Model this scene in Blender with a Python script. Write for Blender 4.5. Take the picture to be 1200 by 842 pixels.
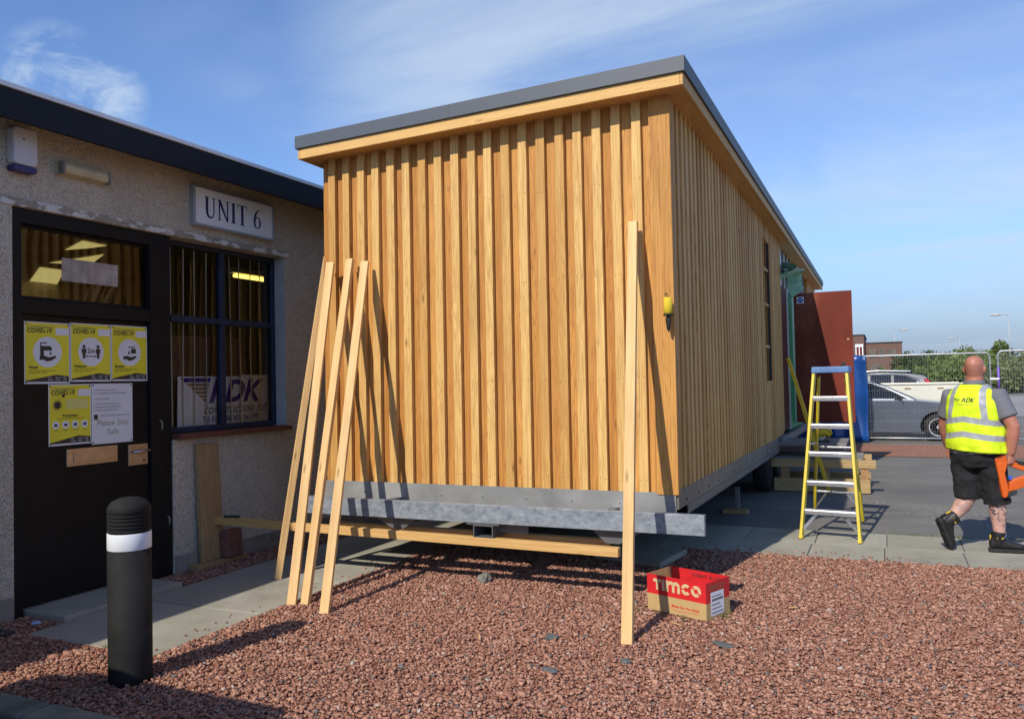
import bpy, bmesh, math, random
import numpy as np
from mathutils import Vector, Matrix, Euler

S = bpy.context.scene
for o in list(bpy.data.objects):
    bpy.data.objects.remove(o)
COL = S.collection
R = math.radians
random.seed(7)
rng = np.random.default_rng(11)

# ------------------------------------------------------------------ camera
F_PX, PITCH, ROLL, YAW, EYE = 950.52, 0.026796, -0.021769, 0.429651, 1.62
cy, sy, cp, sp = math.cos(YAW), math.sin(YAW), math.cos(PITCH), math.sin(PITCH)
fw = Vector((-sy * cp, cy * cp, sp)); r0 = Vector((cy, sy, 0)); u0 = r0.cross(fw)
rr = math.cos(ROLL) * r0 + math.sin(ROLL) * u0
uu = -math.sin(ROLL) * r0 + math.cos(ROLL) * u0
cam_d = bpy.data.cameras.new("camera"); cam = bpy.data.objects.new("camera", cam_d); COL.objects.link(cam)
cam_d.sensor_width = 36; cam_d.sensor_fit = 'HORIZONTAL'; cam_d.lens = F_PX / 1200 * 36
cam_d.clip_start = 0.05; cam_d.clip_end = 3000
m = Matrix((rr, uu, -fw)).transposed().to_4x4(); m.translation = (0, 0, EYE)
cam.matrix_world = m
S.camera = cam

# ------------------------------------------------------------------ sun, sky, exposure
SUN = Vector((-0.19, -1.16, 1.0)).normalized()
sun_el = math.asin(SUN.z); sun_az = math.atan2(SUN.x, SUN.y)
sd = bpy.data.lights.new("sun", 'SUN'); sd.energy = 3.5; sd.angle = R(0.53); sd.color = (1.0, 0.93, 0.82)
so = bpy.data.objects.new("sun", sd); COL.objects.link(so)
so.rotation_euler = SUN.to_track_quat('Z', 'Y').to_euler(); so.location = SUN * 60
W = bpy.data.worlds.new("World"); S.world = W; W.use_nodes = True
wn, wl = W.node_tree.nodes, W.node_tree.links
wn.clear()
out = wn.new('ShaderNodeOutputWorld'); bg = wn.new('ShaderNodeBackground'); bg.inputs[1].default_value = 0.15
sky = wn.new('ShaderNodeTexSky'); sky.sky_type = 'NISHITA'; sky.sun_disc = False
sky.sun_elevation = sun_el; sky.sun_rotation = sun_az
sky.air_density = 1.0; sky.dust_density = 0.2; sky.ozone_density = 3.5; sky.altitude = 0
tc = wn.new('ShaderNodeTexCoord')
sep = wn.new('ShaderNodeSeparateXYZ'); wl.new(tc.outputs['Generated'], sep.inputs[0])
def wmath(op, a, b=None, clamp=False):
    n = wn.new('ShaderNodeMath'); n.operation = op; n.use_clamp = clamp
    for i, x in enumerate((a, b)):
        if x is None: continue
        if isinstance(x, (int, float)): n.inputs[i].default_value = x
        else: wl.new(x, n.inputs[i])
    return n.outputs[0]
# thin high cloud: a layer over the ground, seen in perspective
zz = wmath('MAXIMUM', wmath('ADD', sep.outputs[2], 0.12), 0.03)
cx_ = wmath('DIVIDE', sep.outputs[0], zz); cy_ = wmath('DIVIDE', sep.outputs[1], zz)
cmb = wn.new('ShaderNodeCombineXYZ'); wl.new(cx_, cmb.inputs[0]); wl.new(cy_, cmb.inputs[1])
def wnoise(scale, detail, rough, rot, sc, loc, dist=0.0):
    mp = wn.new('ShaderNodeMapping'); wl.new(cmb.outputs[0], mp.inputs[0])
    mp.inputs['Rotation'].default_value = (0, 0, rot); mp.inputs['Scale'].default_value = sc; mp.inputs['Location'].default_value = loc
    n = wn.new('ShaderNodeTexNoise'); n.inputs['Scale'].default_value = scale; n.inputs['Detail'].default_value = detail
    n.inputs['Roughness'].default_value = rough; n.inputs['Distortion'].default_value = dist
    wl.new(mp.outputs[0], n.inputs['Vector']); return n.outputs['Fac']
def wramp(v, a, b):
    n = wn.new('ShaderNodeMapRange'); n.interpolation_type = 'SMOOTHSTEP'
    n.inputs['From Min'].default_value = a; n.inputs['From Max'].default_value = b; wl.new(v, n.inputs['Value']); return n.outputs[0]
big = wramp(wnoise(0.75, 3, 0.5, 0.5, (1, 1.0, 1), (2.1, 0.3, 0)), 0.42, 0.66)
wisp = wramp(wnoise(0.95, 8, 0.58, 0.75, (0.75, 1.35, 1), (0.7, 5.2, 0), 0.7), 0.34, 0.70)
wfine = wramp(wnoise(4.2, 7, 0.62, 0.4, (1, 1.3, 1), (3.1, 0.7, 0), 0.5), 0.40, 0.66)
PUFF1, PUFF2 = (-0.763, 0.561, 0.321), (-0.745, 0.590, 0.311)
def blob(d, lo, hi):   # a patch of cloud round one compass direction
    v = Vector(d).normalized(); n = wn.new('ShaderNodeVectorMath'); n.operation = 'DOT_PRODUCT'
    wl.new(tc.outputs['Generated'], n.inputs[0]); n.inputs[1].default_value = v; return wramp(n.outputs['Value'], lo, hi)
bank = blob((-0.27, 0.86, 0.36), 0.915, 0.99)
bank2 = blob((0.15, 0.93, 0.30), 0.93, 0.995)
puff = wmath('MAXIMUM', blob(PUFF1, 0.9980, 0.99985), blob(PUFF2, 0.9984, 0.99985))
veil = wmath('MAXIMUM', wmath('MAXIMUM', bank, wmath('MULTIPLY', bank2, 0.95)), wmath('MULTIPLY', big, 0.40))
cov = wmath('MULTIPLY', veil, wmath('ADD', wmath('MULTIPLY', wisp, 0.80), 0.20))
cov = wmath('MAXIMUM', cov, wmath('MULTIPLY', puff, wmath('MULTIPLY', wfine, 0.9)))
cov = wmath('MULTIPLY', cov, 0.80, True)
tint = wn.new('ShaderNodeMixRGB'); tint.blend_type = 'MULTIPLY'; tint.inputs[0].default_value = 1.0
tint.inputs[2].default_value = (0.66, 0.74, 0.90, 1); wl.new(sky.outputs[0], tint.inputs[1])
low = wn.new('ShaderNodeMixRGB'); wl.new(wramp(sep.outputs[2], 0.20, -0.03), low.inputs[0]); wl.new(tint.outputs[0], low.inputs[1]); low.inputs[2].default_value = (1.25, 1.68, 2.50, 1)
mixc = wn.new('ShaderNodeMixRGB'); wl.new(cov, mixc.inputs[0]); wl.new(low.outputs[0], mixc.inputs[1])
mixc.inputs[2].default_value = (3.1, 3.75, 4.6, 1)
wl.new(mixc.outputs[0], bg.inputs[0]); wl.new(bg.outputs[0], out.inputs[0])
S.view_settings.view_transform = 'Standard'; S.view_settings.look = 'None'
S.view_settings.exposure = 0.36; S.view_settings.gamma = 1.0; S.view_settings.use_curve_mapping = False
S.render.engine = 'CYCLES'
S.cycles.max_bounces = 8; S.cycles.transparent_max_bounces = 12; S.cycles.use_denoising = True

# ------------------------------------------------------------------ helpers: tagging
def tag(o, label=None, cat=None, group=None, kind=None):
    if label: o['label'] = label
    if cat: o['category'] = cat
    if group: o['group'] = group
    if kind: o['kind'] = kind
    return o
def thing(name, label, cat, loc=(0, 0, 0), rot=(0, 0, 0), group=None):
    o = bpy.data.objects.new(name, None); COL.objects.link(o)
    o.empty_display_size = 0.1
    o.location = loc; o.rotation_euler = rot
    return tag(o, label, cat, group)
def copy_tree(o, parent=None):
    c = o.copy(); COL.objects.link(c)
    if parent is not None: c.parent = parent
    for ch in o.children: copy_tree(ch, c)
    return c
def world_off(p):
    v = Vector((0, 0, 0))
    while p is not None:
        v += Vector(p.location); p = p.parent
    return v

class MB:
    def __init__(s): s.v = []; s.f = []
    def add(s, vs, fs):
        b = len(s.v); s.v += [tuple(v) for v in vs]; s.f += [tuple(i + b for i in f) for f in fs]; return s
    def box(s, x0, x1, y0, y1, z0, z1):
        return s.add([(x0, y0, z0), (x1, y0, z0), (x1, y1, z0), (x0, y1, z0), (x0, y0, z1), (x1, y0, z1), (x1, y1, z1), (x0, y1, z1)],
                     [(0, 3, 2, 1), (4, 5, 6, 7), (0, 1, 5, 4), (1, 2, 6, 5), (2, 3, 7, 6), (3, 0, 4, 7)])
    def hexa(s, b, t):
        return s.add(list(b) + list(t), [(0, 3, 2, 1), (4, 5, 6, 7), (0, 1, 5, 4), (1, 2, 6, 5), (2, 3, 7, 6), (3, 0, 4, 7)])
    def bar(s, p, q, w, h, up=(0, 0, 1)):
        p, q = Vector(p), Vector(q); d = (q - p).normalized(); up = Vector(up)
        a = d.cross(up).normalized() * (w / 2); b = a.cross(d).normalized() * (h / 2)
        return s.hexa([p - a - b, p + a - b, p + a + b, p - a + b], [q - a - b, q + a - b, q + a + b, q - a + b])
    def loft(s, rings, caps=True, closed=True):
        n = len(rings[0]); b = len(s.v)
        for r in rings: s.v += [tuple(p) for p in r]
        for i in range(len(rings) - 1):
            for j in range(n if closed else n - 1):
                k = (j + 1) % n
                s.f.append((b + i * n + j, b + i * n + k, b + (i + 1) * n + k, b + (i + 1) * n + j))
        if caps:
            s.f.append(tuple(b + j for j in reversed(range(n))))
            s.f.append(tuple(b + (len(rings) - 1) * n + j for j in range(n)))
        return s
    def tube(s, pts, rad, n=8, caps=True):
        pts = [Vector(p) for p in pts]
        if isinstance(rad, (int, float)): rad = [rad] * len(pts)
        t0 = (pts[1] - pts[0]).normalized()
        a = t0.orthogonal().normalized(); rings = []
        for i, p in enumerate(pts):
            t = (pts[min(i + 1, len(pts) - 1)] - pts[max(i - 1, 0)]).normalized()
            a = (a - t * a.dot(t)).normalized(); b = t.cross(a)
            rings.append([p + (a * math.cos(2 * math.pi * k / n) + b * math.sin(2 * math.pi * k / n)) * rad[i] for k in range(n)])
        return s.loft(rings, caps)
    def lathe(s, prof, c=(0, 0, 0), n=24, axis=(0, 0, 1), caps=True):
        c = Vector(c); ax = Vector(axis).normalized(); a = ax.orthogonal().normalized(); b = ax.cross(a)
        return s.loft([[c + ax * z + (a * math.cos(2 * math.pi * k / n) + b * math.sin(2 * math.pi * k / n)) * max(r, 1e-4) for k in range(n)] for r, z in prof], caps)
    def prism(s, poly, org, ux, uy, d):
        org, ux, uy, d = Vector(org), Vector(ux), Vector(uy), Vector(d); n = len(poly)
        A = [org + ux * x + uy * y for x, y in poly]
        return s.loft([A, [p + d for p in A]])
    def build(s, name, mat, parent=None, local=False, recalc=True, bevel=0.0, smooth=False, seg=2, off=None):
        me = bpy.data.meshes.new(name)
        v = [Vector(p) for p in s.v]
        loc = Vector((0, 0, 0))
        if not local:
            if parent is not None:
                o_ = world_off(parent); v = [p - o_ for p in v]
            else:
                xs = [p.x for p in v]; ys = [p.y for p in v]; zs = [p.z for p in v]
                loc = Vector(((min(xs) + max(xs)) / 2, (min(ys) + max(ys)) / 2, min(zs)))
                v = [p - loc for p in v]
        me.from_pydata([tuple(p) for p in v], [], s.f)
        if recalc:
            bm = bmesh.new(); bm.from_mesh(me); bmesh.ops.recalc_face_normals(bm, faces=bm.faces); bm.to_mesh(me); bm.free()
        if smooth:
            me.polygons.foreach_set('use_smooth', [True] * len(me.polygons))
        for mt in (mat if isinstance(mat, (list, tuple)) else [mat]): me.materials.append(mt)
        o = bpy.data.objects.new(name, me); COL.objects.link(o); o.location = loc
        if parent is not None: o.parent = parent
        if bevel:
            b = o.modifiers.new('bevel', 'BEVEL'); b.width = bevel; b.segments = seg; b.limit_method = 'ANGLE'; b.angle_limit = R(35)
            b.harden_normals = False
        return o

def text(body, size, mat, parent, org, xd, yd, shear=0.0, bold=0.0, align='LEFT', name='lettering', xs=1.0, lift=0.0012, local=False):
    cu = bpy.data.curves.new('t', 'FONT'); cu.body = body; cu.size = size; cu.shear = shear; cu.offset = bold
    cu.align_x = align; cu.resolution_u = 3
    t = bpy.data.objects.new('t', cu); COL.objects.link(t)
    dg = bpy.context.evaluated_depsgraph_get(); me = bpy.data.meshes.new_from_object(t.evaluated_get(dg))
    bpy.data.objects.remove(t)
    xd, yd = Vector(xd), Vector(yd); zd = xd.cross(yd); org = Vector(org)
    if not local and parent is not None: org = org - world_off(parent)
    for v in me.vertices:
        c = v.co.copy(); v.co = org + xd * (c.x * xs) + yd * c.y + zd * lift
    me.materials.clear(); me.materials.append(mat); me.name = name
    o = bpy.data.objects.new(name, me); COL.objects.link(o)
    if parent is not None: o.parent = parent
    return o

# ------------------------------------------------------------------ helpers: materials
def new_mat(name):
    mt = bpy.data.materials.new(name); mt.use_nodes = True
    nt = mt.node_tree; b = nt.nodes['Principled BSDF']; return mt, nt.nodes, nt.links, b
def mix(n, l, fac, a, b, mode='MIX'):
    x = n.new('ShaderNodeMix'); x.data_type = 'RGBA'; x.blend_type = mode
    for i, v in ((0, fac), (6, a), (7, b)):
        if v is None: continue
        if hasattr(v, 'is_output'): l.new(v, x.inputs[i])
        elif i == 0: x.inputs[0].default_value = v
        else: x.inputs[i].default_value = (*v, 1)
    return x.outputs[2]
def mathn(n, l, op, a, b=0.0, clamp=False):
    x = n.new('ShaderNodeMath'); x.operation = op; x.use_clamp = clamp
    for i, v in enumerate((a, b)):
        if hasattr(v, 'is_output'): l.new(v, x.inputs[i])
        else: x.inputs[i].default_value = v
    return x.outputs[0]
def rng_node(n, l, v, a, b, c=0.0, d=1.0):
    x = n.new('ShaderNodeMapRange'); l.new(v, x.inputs[0])
    x.inputs[1].default_value, x.inputs[2].default_value, x.inputs[3].default_value, x.inputs[4].default_value = a, b, c, d
    return x.outputs[0]
def noise(n, l, vec, scale, detail=4, rough=0.55, dist=0.0, out='Fac'):
    x = n.new('ShaderNodeTexNoise'); x.inputs['Scale'].default_value = scale; x.inputs['Detail'].default_value = detail
    x.inputs['Roughness'].default_value = rough; x.inputs['Distortion'].default_value = dist
    if vec is not None: l.new(vec, x.inputs['Vector'])
    return x.outputs[out]
def coords(n, l, scale=(1, 1, 1), loc=None, island=0.0):
    t = n.new('ShaderNodeTexCoord'); v = t.outputs['Object']
    if island:
        g = n.new('ShaderNodeNewGeometry'); o_ = n.new('ShaderNodeVectorMath'); o_.operation = 'MULTIPLY_ADD'
        c = n.new('ShaderNodeCombineXYZ')
        for i in range(3): l.new(g.outputs['Random Per Island'], c.inputs[i])
        l.new(c.outputs[0], o_.inputs[0]); o_.inputs[1].default_value = (island, island * 1.7, island * 2.3); l.new(v, o_.inputs[2]); v = o_.outputs[0]
    mp = n.new('ShaderNodeMapping'); mp.inputs['Scale'].default_value = scale; l.new(v, mp.inputs[0])
    return mp.outputs[0]
def bump(n, l, b, h, strength, dist):
    x = n.new('ShaderNodeBump'); x.inputs['Strength'].default_value = strength; x.inputs['Distance'].default_value = dist
    l.new(h, x.inputs['Height']); l.new(x.outputs[0], b.inputs['Normal'])
def pbr(name, col, rough=0.6, metal=0.0, var=0.15, vs=6.0, bmp=0.0, bs=60.0, sc=(1, 1, 1), dirt=None, coat=0.0, spec=0.5):
    mt, n, l, b = new_mat(name)
    v = coords(n, l, sc)
    f = noise(n, l, v, vs, 5, 0.6)
    f = rng_node(n, l, f, 0.3, 0.7)
    c = mix(n, l, f, tuple(x * (1 - var) for x in col), tuple(min(1, x * (1 + var)) for x in col))
    if dirt:
        d = rng_node(n, l, noise(n, l, v, vs * 0.45, 6, 0.65), dirt[1], dirt[1] + 0.12)
        c = mix(n, l, d, c, dirt[0])
    l.new(c, b.inputs['Base Color'])
    b.inputs['Roughness'].default_value = rough; b.inputs['Metallic'].default_value = metal
    b.inputs['Coat Weight'].default_value = coat; b.inputs['Specular IOR Level'].default_value = spec
    if bmp: bump(n, l, b, noise(n, l, v, bs, 4, 0.6), bmp, 0.01)
    return mt
def wood(name, lo, hi, dark, axis='z', fine=1.0, var=0.6, knots=True, rough=0.62):
    mt, n, l, b = new_mat(name)
    def sc(a, g): return {'x': (a, g, g), 'y': (g, a, g), 'z': (g, g, a)}[axis]
    geo = n.new('ShaderNodeNewGeometry'); rnd = geo.outputs['Random Per Island']
    v1 = coords(n, l, sc(0.9, 26 * fine), island=9.0)
    v2 = coords(n, l, sc(0.30, 10 * fine), island=9.0)
    warp = noise(n, l, v2, 1.3, 3, 0.5, 0.6)
    rings = mathn(n, l, 'SINE', mathn(n, l, 'MULTIPLY', warp, 130.0))
    rings = rng_node(n, l, rings, 0.1, 1.0)
    streak = rng_node(n, l, noise(n, l, v1, 2.0, 5, 0.65, 0.3), 0.32, 0.72)
    rnd2 = mathn(n, l, 'FRACT', mathn(n, l, 'MULTIPLY', rnd, 17.3))
    base = mix(n, l, mathn(n, l, 'ADD', mathn(n, l, 'MULTIPLY', rnd2, var), mathn(n, l, 'MULTIPLY', streak, 1 - var), True), lo, hi)
    c = mix(n, l, mathn(n, l, 'MULTIPLY', rings, 0.42), base, dark)
    fine_ = rng_node(n, l, noise(n, l, coords(n, l, sc(1.4, 75.0), island=5.0), 1.0, 3, 0.6), 0.52, 0.72)
    c = mix(n, l, mathn(n, l, 'MULTIPLY', fine_, 0.45), c, dark)
    blot = rng_node(n, l, noise(n, l, coords(n, l, sc(0.6, 2.0), island=4.0), 1.6, 3, 0.6), 0.50, 0.74)
    c = mix(n, l, mathn(n, l, 'MULTIPLY', blot, 0.34), c, tuple(x * 0.62 for x in lo))
    if knots:
        vo = n.new('ShaderNodeTexVoronoi'); vo.inputs['Scale'].default_value = 1.0
        l.new(coords(n, l, sc(2.3, 9.0), island=6.0), vo.inputs['Vector'])
        k = rng_node(n, l, vo.outputs['Distance'], 0.03, 0.13, 1, 0)
        sel = n.new('ShaderNodeSeparateColor'); l.new(vo.outputs['Color'], sel.inputs[0])
        k = mathn(n, l, 'MULTIPLY', k, mathn(n, l, 'GREATER_THAN', sel.outputs[0], 0.62))
        c = mix(n, l, mathn(n, l, 'MULTIPLY', k, 0.75), c, tuple(x * 0.4 for x in dark))
    l.new(c, b.inputs['Base Color']); b.inputs['Roughness'].default_value = rough
    b.inputs['Specular IOR Level'].default_value = 0.3
    bump(n, l, b, mathn(n, l, 'ADD', streak, mathn(n, l, 'MULTIPLY', rings, 0.5)), 0.25, 0.004)
    return mt

M = {}
LARCH = ((0.42, 0.165, 0.028), (0.70, 0.37, 0.100), (0.25, 0.078, 0.013))
M['clad'] = wood('larch boards upright', LARCH[0], LARCH[1], LARCH[2], 'z')
M['batten'] = wood('larch battens upright', (0.50, 0.235, 0.050), (0.83, 0.56, 0.205), (0.31, 0.12, 0.025), 'z', var=0.62)
M['clad_y'] = wood('larch boards lengthwise', (0.60, 0.34, 0.11), (0.76, 0.50, 0.21), (0.50, 0.25, 0.08), 'y')
M['clad_x'] = wood('larch boards across', (0.68, 0.40, 0.13), (0.82, 0.55, 0.22), (0.58, 0.30, 0.09), 'x')
M['stud'] = wood('planed softwood', (0.66, 0.41, 0.16), (0.84, 0.60, 0.30), (0.56, 0.30, 0.10), 'z', var=0.3)
M['rail'] = wood('sawn softwood across', (0.60, 0.36, 0.12), (0.78, 0.52, 0.22), (0.45, 0.22, 0.07), 'x')
M['oldwood'] = wood('weathered board', (0.36, 0.22, 0.10), (0.52, 0.35, 0.18), (0.22, 0.12, 0.05), 'z', var=0.2)
M['pallet'] = wood('pallet softwood', (0.40, 0.27, 0.12), (0.58, 0.42, 0.21), (0.28, 0.17, 0.07), 'x', var=0.3)
M['greydeck'] = wood('grey weathered boards', (0.20, 0.19, 0.17), (0.30, 0.28, 0.25), (0.13, 0.12, 0.11), 'x', var=0.3)
M['flash'] = pbr('grey coated steel trim', (0.075, 0.085, 0.10), 0.5, 0.0, 0.05, 2)
M['black'] = pbr('black gloss door paint', (0.007, 0.007, 0.008), 0.5, 0, 0.3, 3, 0.05, 30, spec=0.22)
M['frameblk'] = pbr('black frame paint', (0.010, 0.0095, 0.0095), 0.6, 0, 0.3, 5, 0.08, 40, spec=0.22)
M['navyfascia'] = pbr('dark navy fascia paint', (0.009, 0.011, 0.016), 0.6, 0, 0.25, 2.5, 0.05, 12, spec=0.25)
M['blueframe'] = pbr('dark blue window paint', (0.016, 0.030, 0.062), 0.55, 0, 0.4, 8, 0.2, 60, dirt=((0.10, 0.11, 0.12), 0.66))
M['alu'] = pbr('bare aluminium', (0.62, 0.63, 0.65), 0.35, 0.85, 0.12, 9, 0.05, 90, dirt=((0.35, 0.35, 0.35), 0.64))
M['silvertrim'] = pbr('light silver trim', (0.45, 0.48, 0.52), 0.35, 0.6, 0.05, 4)
M['trimskylit'] = pbr('skylit pale roof trim', (0.75, 0.80, 0.84), 0.5, 0, 0.05, 4)  # blue-white tone paints in the sky light caught by the roof edge
M['white'] = pbr('white enamel', (0.83, 0.83, 0.83), 0.45, 0, 0.04, 3)
M['plasticwhite'] = pbr('white plastic case', (0.60, 0.60, 0.64), 0.4, 0, 0.06, 4)
M['indigo'] = pbr('indigo plastic', (0.035, 0.018, 0.13), 0.3, 0, 0.1, 4)
M['navyink'] = pbr('navy lettering', (0.016, 0.018, 0.10), 0.5, 0, 0.0)
M['paper'] = pbr('white paper', (0.80, 0.80, 0.81), 0.6, 0, 0.05, 5)
M['yellowposter'] = pbr('yellow poster print', (0.84, 0.74, 0.04), 0.45, 0, 0.06, 5)
M['paleyellow'] = pbr('pale yellow panel', (0.76, 0.69, 0.22), 0.5, 0, 0.04, 5)
M['ink'] = pbr('dark brown print', (0.045, 0.035, 0.03), 0.6, 0, 0.0)
M['inkgrey'] = pbr('grey print', (0.16, 0.15, 0.14), 0.6, 0, 0.0)
M['inkpale'] = pbr('pale olive print', (0.46, 0.45, 0.34), 0.6, 0, 0.0)
M['brass'] = pbr('dull satin brass', (0.56, 0.40, 0.24), 0.42, 0.55, 0.12, 12)
M['steel'] = pbr('bright steel', (0.6, 0.6, 0.6), 0.25, 0.9, 0.05, 5)
M['darksteel'] = pbr('dark steel', (0.05, 0.052, 0.055), 0.55, 0.4, 0.2, 5)
M['plate'] = pbr('primed steel plate', (0.16, 0.165, 0.17), 0.5, 0.5, 0.12, 6)
M['terracotta'] = pbr('red brown sill tile', (0.15, 0.045, 0.028), 0.6, 0, 0.25, 9, 0.2, 60)
M['brick'] = pbr('old red brick', (0.17, 0.075, 0.055), 0.9, 0, 0.35, 14, 0.5, 50)
M['plinth'] = pbr('smooth cement plinth', (0.27, 0.24, 0.20), 0.85, 0, 0.15, 4, 0.25, 40, dirt=((0.13, 0.11, 0.09), 0.58))
M['reveal'] = pbr('pale painted reveal', (0.40, 0.39, 0.37), 0.8, 0, 0.10, 5, 0.1, 40)
M['interior'] = pbr('dim room paint', (0.30, 0.27, 0.22), 0.8, 0, 0.2, 1.0)
M['reflectbrown'] = pbr('brown cladding reflection', (0.16, 0.085, 0.04), 0.7, 0, 0.2, 4)  # tone of the cabin cladding as mirrored in the lower panes
M['yellowgrp'] = pbr('yellow ladder fibreglass', (0.62, 0.47, 0.02), 0.4, 0, 0.12, 7, dirt=((0.42, 0.33, 0.05), 0.68))
M['yellowtool'] = pbr('yellow tool plastic', (0.68, 0.46, 0.01), 0.4, 0, 0.1, 7)
M['blueplastic'] = pbr('blue grey plastic cap', (0.10, 0.20, 0.42), 0.45, 0, 0.15, 7)
M['rubber'] = pbr('black rubber', (0.018, 0.018, 0.018), 0.8, 0, 0.3, 8, 0.1, 60)
M['bollard'] = pbr('black recycled plastic', (0.014, 0.0145, 0.0142), 0.75, 0, 0.35, 5, 0.12, 120, dirt=((0.034, 0.032, 0.029), 0.54), spec=0.22)
M['bollardband'] = pbr('white reflective band', (0.72, 0.74, 0.76), 0.35, 0, 0.06, 7)
M['redcard'] = pbr('red printed card', (0.62, 0.018, 0.022), 0.5, 0, 0.08, 8)
M['card'] = pbr('brown card', (0.50, 0.34, 0.14), 0.75, 0, 0.08, 10)
M['cardtext'] = pbr('card coloured lettering', (0.62, 0.46, 0.24), 0.7, 0, 0.0)
M['redleaf'] = pbr('dark maroon door face', (0.075, 0.016, 0.010), 0.6, 0, 0.3, 2, spec=0.15)
M['redply'] = pbr('red brown faced plywood', (0.165, 0.030, 0.016), 0.6, 0, 0.30, 1.6, 0.05, 20, sc=(1, 1, 0.5), spec=0.2, dirt=((0.25, 0.075, 0.045), 0.58))
M['greenfilm'] = pbr('green breather film', (0.03, 0.30, 0.11), 0.45, 0, 0.3, 6, 0.3, 10)
M['foil'] = pbr('silver foil insulation', (0.80, 0.83, 0.87), 0.35, 0.15, 0.12, 5, 0.15, 15)
M['tarp'] = pbr('blue plastic sheet', (0.010, 0.060, 0.24), 0.30, 0, 0.25, 2.2, 0.5, 4)
M['galvtube'] = pbr('galvanised tube', (0.42, 0.43, 0.44), 0.45, 0.6, 0.12, 9)
M['purple'] = pbr('purple tape', (0.20, 0.10, 0.50), 0.5, 0, 0.1, 8)
M['concblock'] = pbr('mossy grey foot block', (0.10, 0.11, 0.085), 0.9, 0, 0.3, 9, 0.3, 40)
M['stone'] = pbr('grey stone', (0.20, 0.19, 0.165), 0.9, 0, 0.35, 18, 0.6, 30)
M['slate'] = pbr('blue grey slate', (0.10, 0.11, 0.105), 0.8, 0, 0.3, 18, 0.4, 30)
M['orange'] = pbr('orange tool plastic', (0.66, 0.115, 0.012), 0.4, 0, 0.1, 9)
M['lampgrey'] = pbr('lamp column grey', (0.42, 0.44, 0.46), 0.6, 0.2, 0.08, 4)
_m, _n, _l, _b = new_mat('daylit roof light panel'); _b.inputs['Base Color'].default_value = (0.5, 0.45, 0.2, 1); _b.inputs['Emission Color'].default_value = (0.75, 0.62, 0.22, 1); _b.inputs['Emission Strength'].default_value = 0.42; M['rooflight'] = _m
M['lens'] = pbr('yellowed diffuser', (0.52, 0.45, 0.28), 0.35, 0, 0.12, 6)
M['twine'] = pbr('yellow twine', (0.76, 0.56, 0.03), 0.7, 0, 0.15, 40, 0.6, 90, sc=(1, 1, 9))

def glass_mat(name, ior=1.75, tint=(0.9, 0.95, 0.95), wav=0.02, ws=6.0):
    mt, n, l, b = new_mat(name); n.remove(b); o_ = n['Material Output']
    tr = n.new('ShaderNodeBsdfTransparent'); tr.inputs[0].default_value = (*tint, 1)
    gl = n.new('ShaderNodeBsdfGlossy'); gl.inputs['Roughness'].default_value = 0.015
    fr = n.new('ShaderNodeFresnel'); fr.inputs['IOR'].default_value = ior
    ms = n.new('ShaderNodeMixShader'); l.new(fr.outputs[0], ms.inputs[0]); l.new(tr.outputs[0], ms.inputs[1]); l.new(gl.outputs[0], ms.inputs[2])
    if wav:
        bp_ = n.new('ShaderNodeBump'); bp_.inputs['Strength'].default_value = 1.0; bp_.inputs['Distance'].default_value = wav
        l.new(noise(n, l, coords(n, l, (1, 1, 0.6)), ws, 1, 0.5), bp_.inputs['Height'])
        l.new(bp_.outputs[0], gl.inputs['Normal'])
    l.new(ms.outputs[0], o_.inputs[0]); return mt
M['oldglass'] = glass_mat('old window glass', 1.48, (0.97, 0.98, 0.97), 0.0035, 2.2)
M['carglass'] = glass_mat('tinted car glass', 1.6, (0.45, 0.52, 0.50), 0)
M['darkglass'] = pbr('dark privacy glass', (0.012, 0.014, 0.017), 0.05, 0, 0.1, 2)

def roughcast():
    mt, n, l, b = new_mat('grey roughcast render')
    v = coords(n, l)
    vo = n.new('ShaderNodeTexVoronoi'); vo.inputs['Scale'].default_value = 95; l.new(v, vo.inputs['Vector'])
    vo2 = n.new('ShaderNodeTexVoronoi'); vo2.inputs['Scale'].default_value = 48; l.new(v, vo2.inputs['Vector'])
    sc_ = n.new('ShaderNodeSeparateColor'); l.new(vo.outputs['Color'], sc_.inputs[0])
    c = mix(n, l, sc_.outputs[0], (0.50, 0.44, 0.35), (0.82, 0.74, 0.61))
    big_ = rng_node(n, l, noise(n, l, coords(n, l, (1, 0.8, 0.35)), 1.6, 5, 0.6), 0.35, 0.7)
    c = mix(n, l, mathn(n, l, 'MULTIPLY', big_, 0.45), c, (0.42, 0.35, 0.255))
    l.new(c, b.inputs['Base Color']); b.inputs['Roughness'].default_value = 0.95; b.inputs['Specular IOR Level'].default_value = 0.15
    h = mathn(n, l, 'ADD', mathn(n, l, 'MULTIPLY', vo.outputs['Distance'], -1.0), mathn(n, l, 'MULTIPLY', vo2.outputs['Distance'], -1.0))
    bump(n, l, b, h, 0.9, 0.012); return mt
M['roughcast'] = roughcast()
def peeled():
    mt, n, l, b = new_mat('peeling white lintel paint')
    v = coords(n, l, (1, 1, 2.2))
    d = rng_node(n, l, noise(n, l, v, 5.5, 7, 0.66), 0.49, 0.52)
    c = mix(n, l, d, (0.32, 0.275, 0.22), (0.66, 0.645, 0.60))
    l.new(c, b.inputs['Base Color']); b.inputs['Roughness'].default_value = 0.85; bump(n, l, b, d, 0.6, 0.004); return mt
M['peeled'] = peeled()
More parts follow.
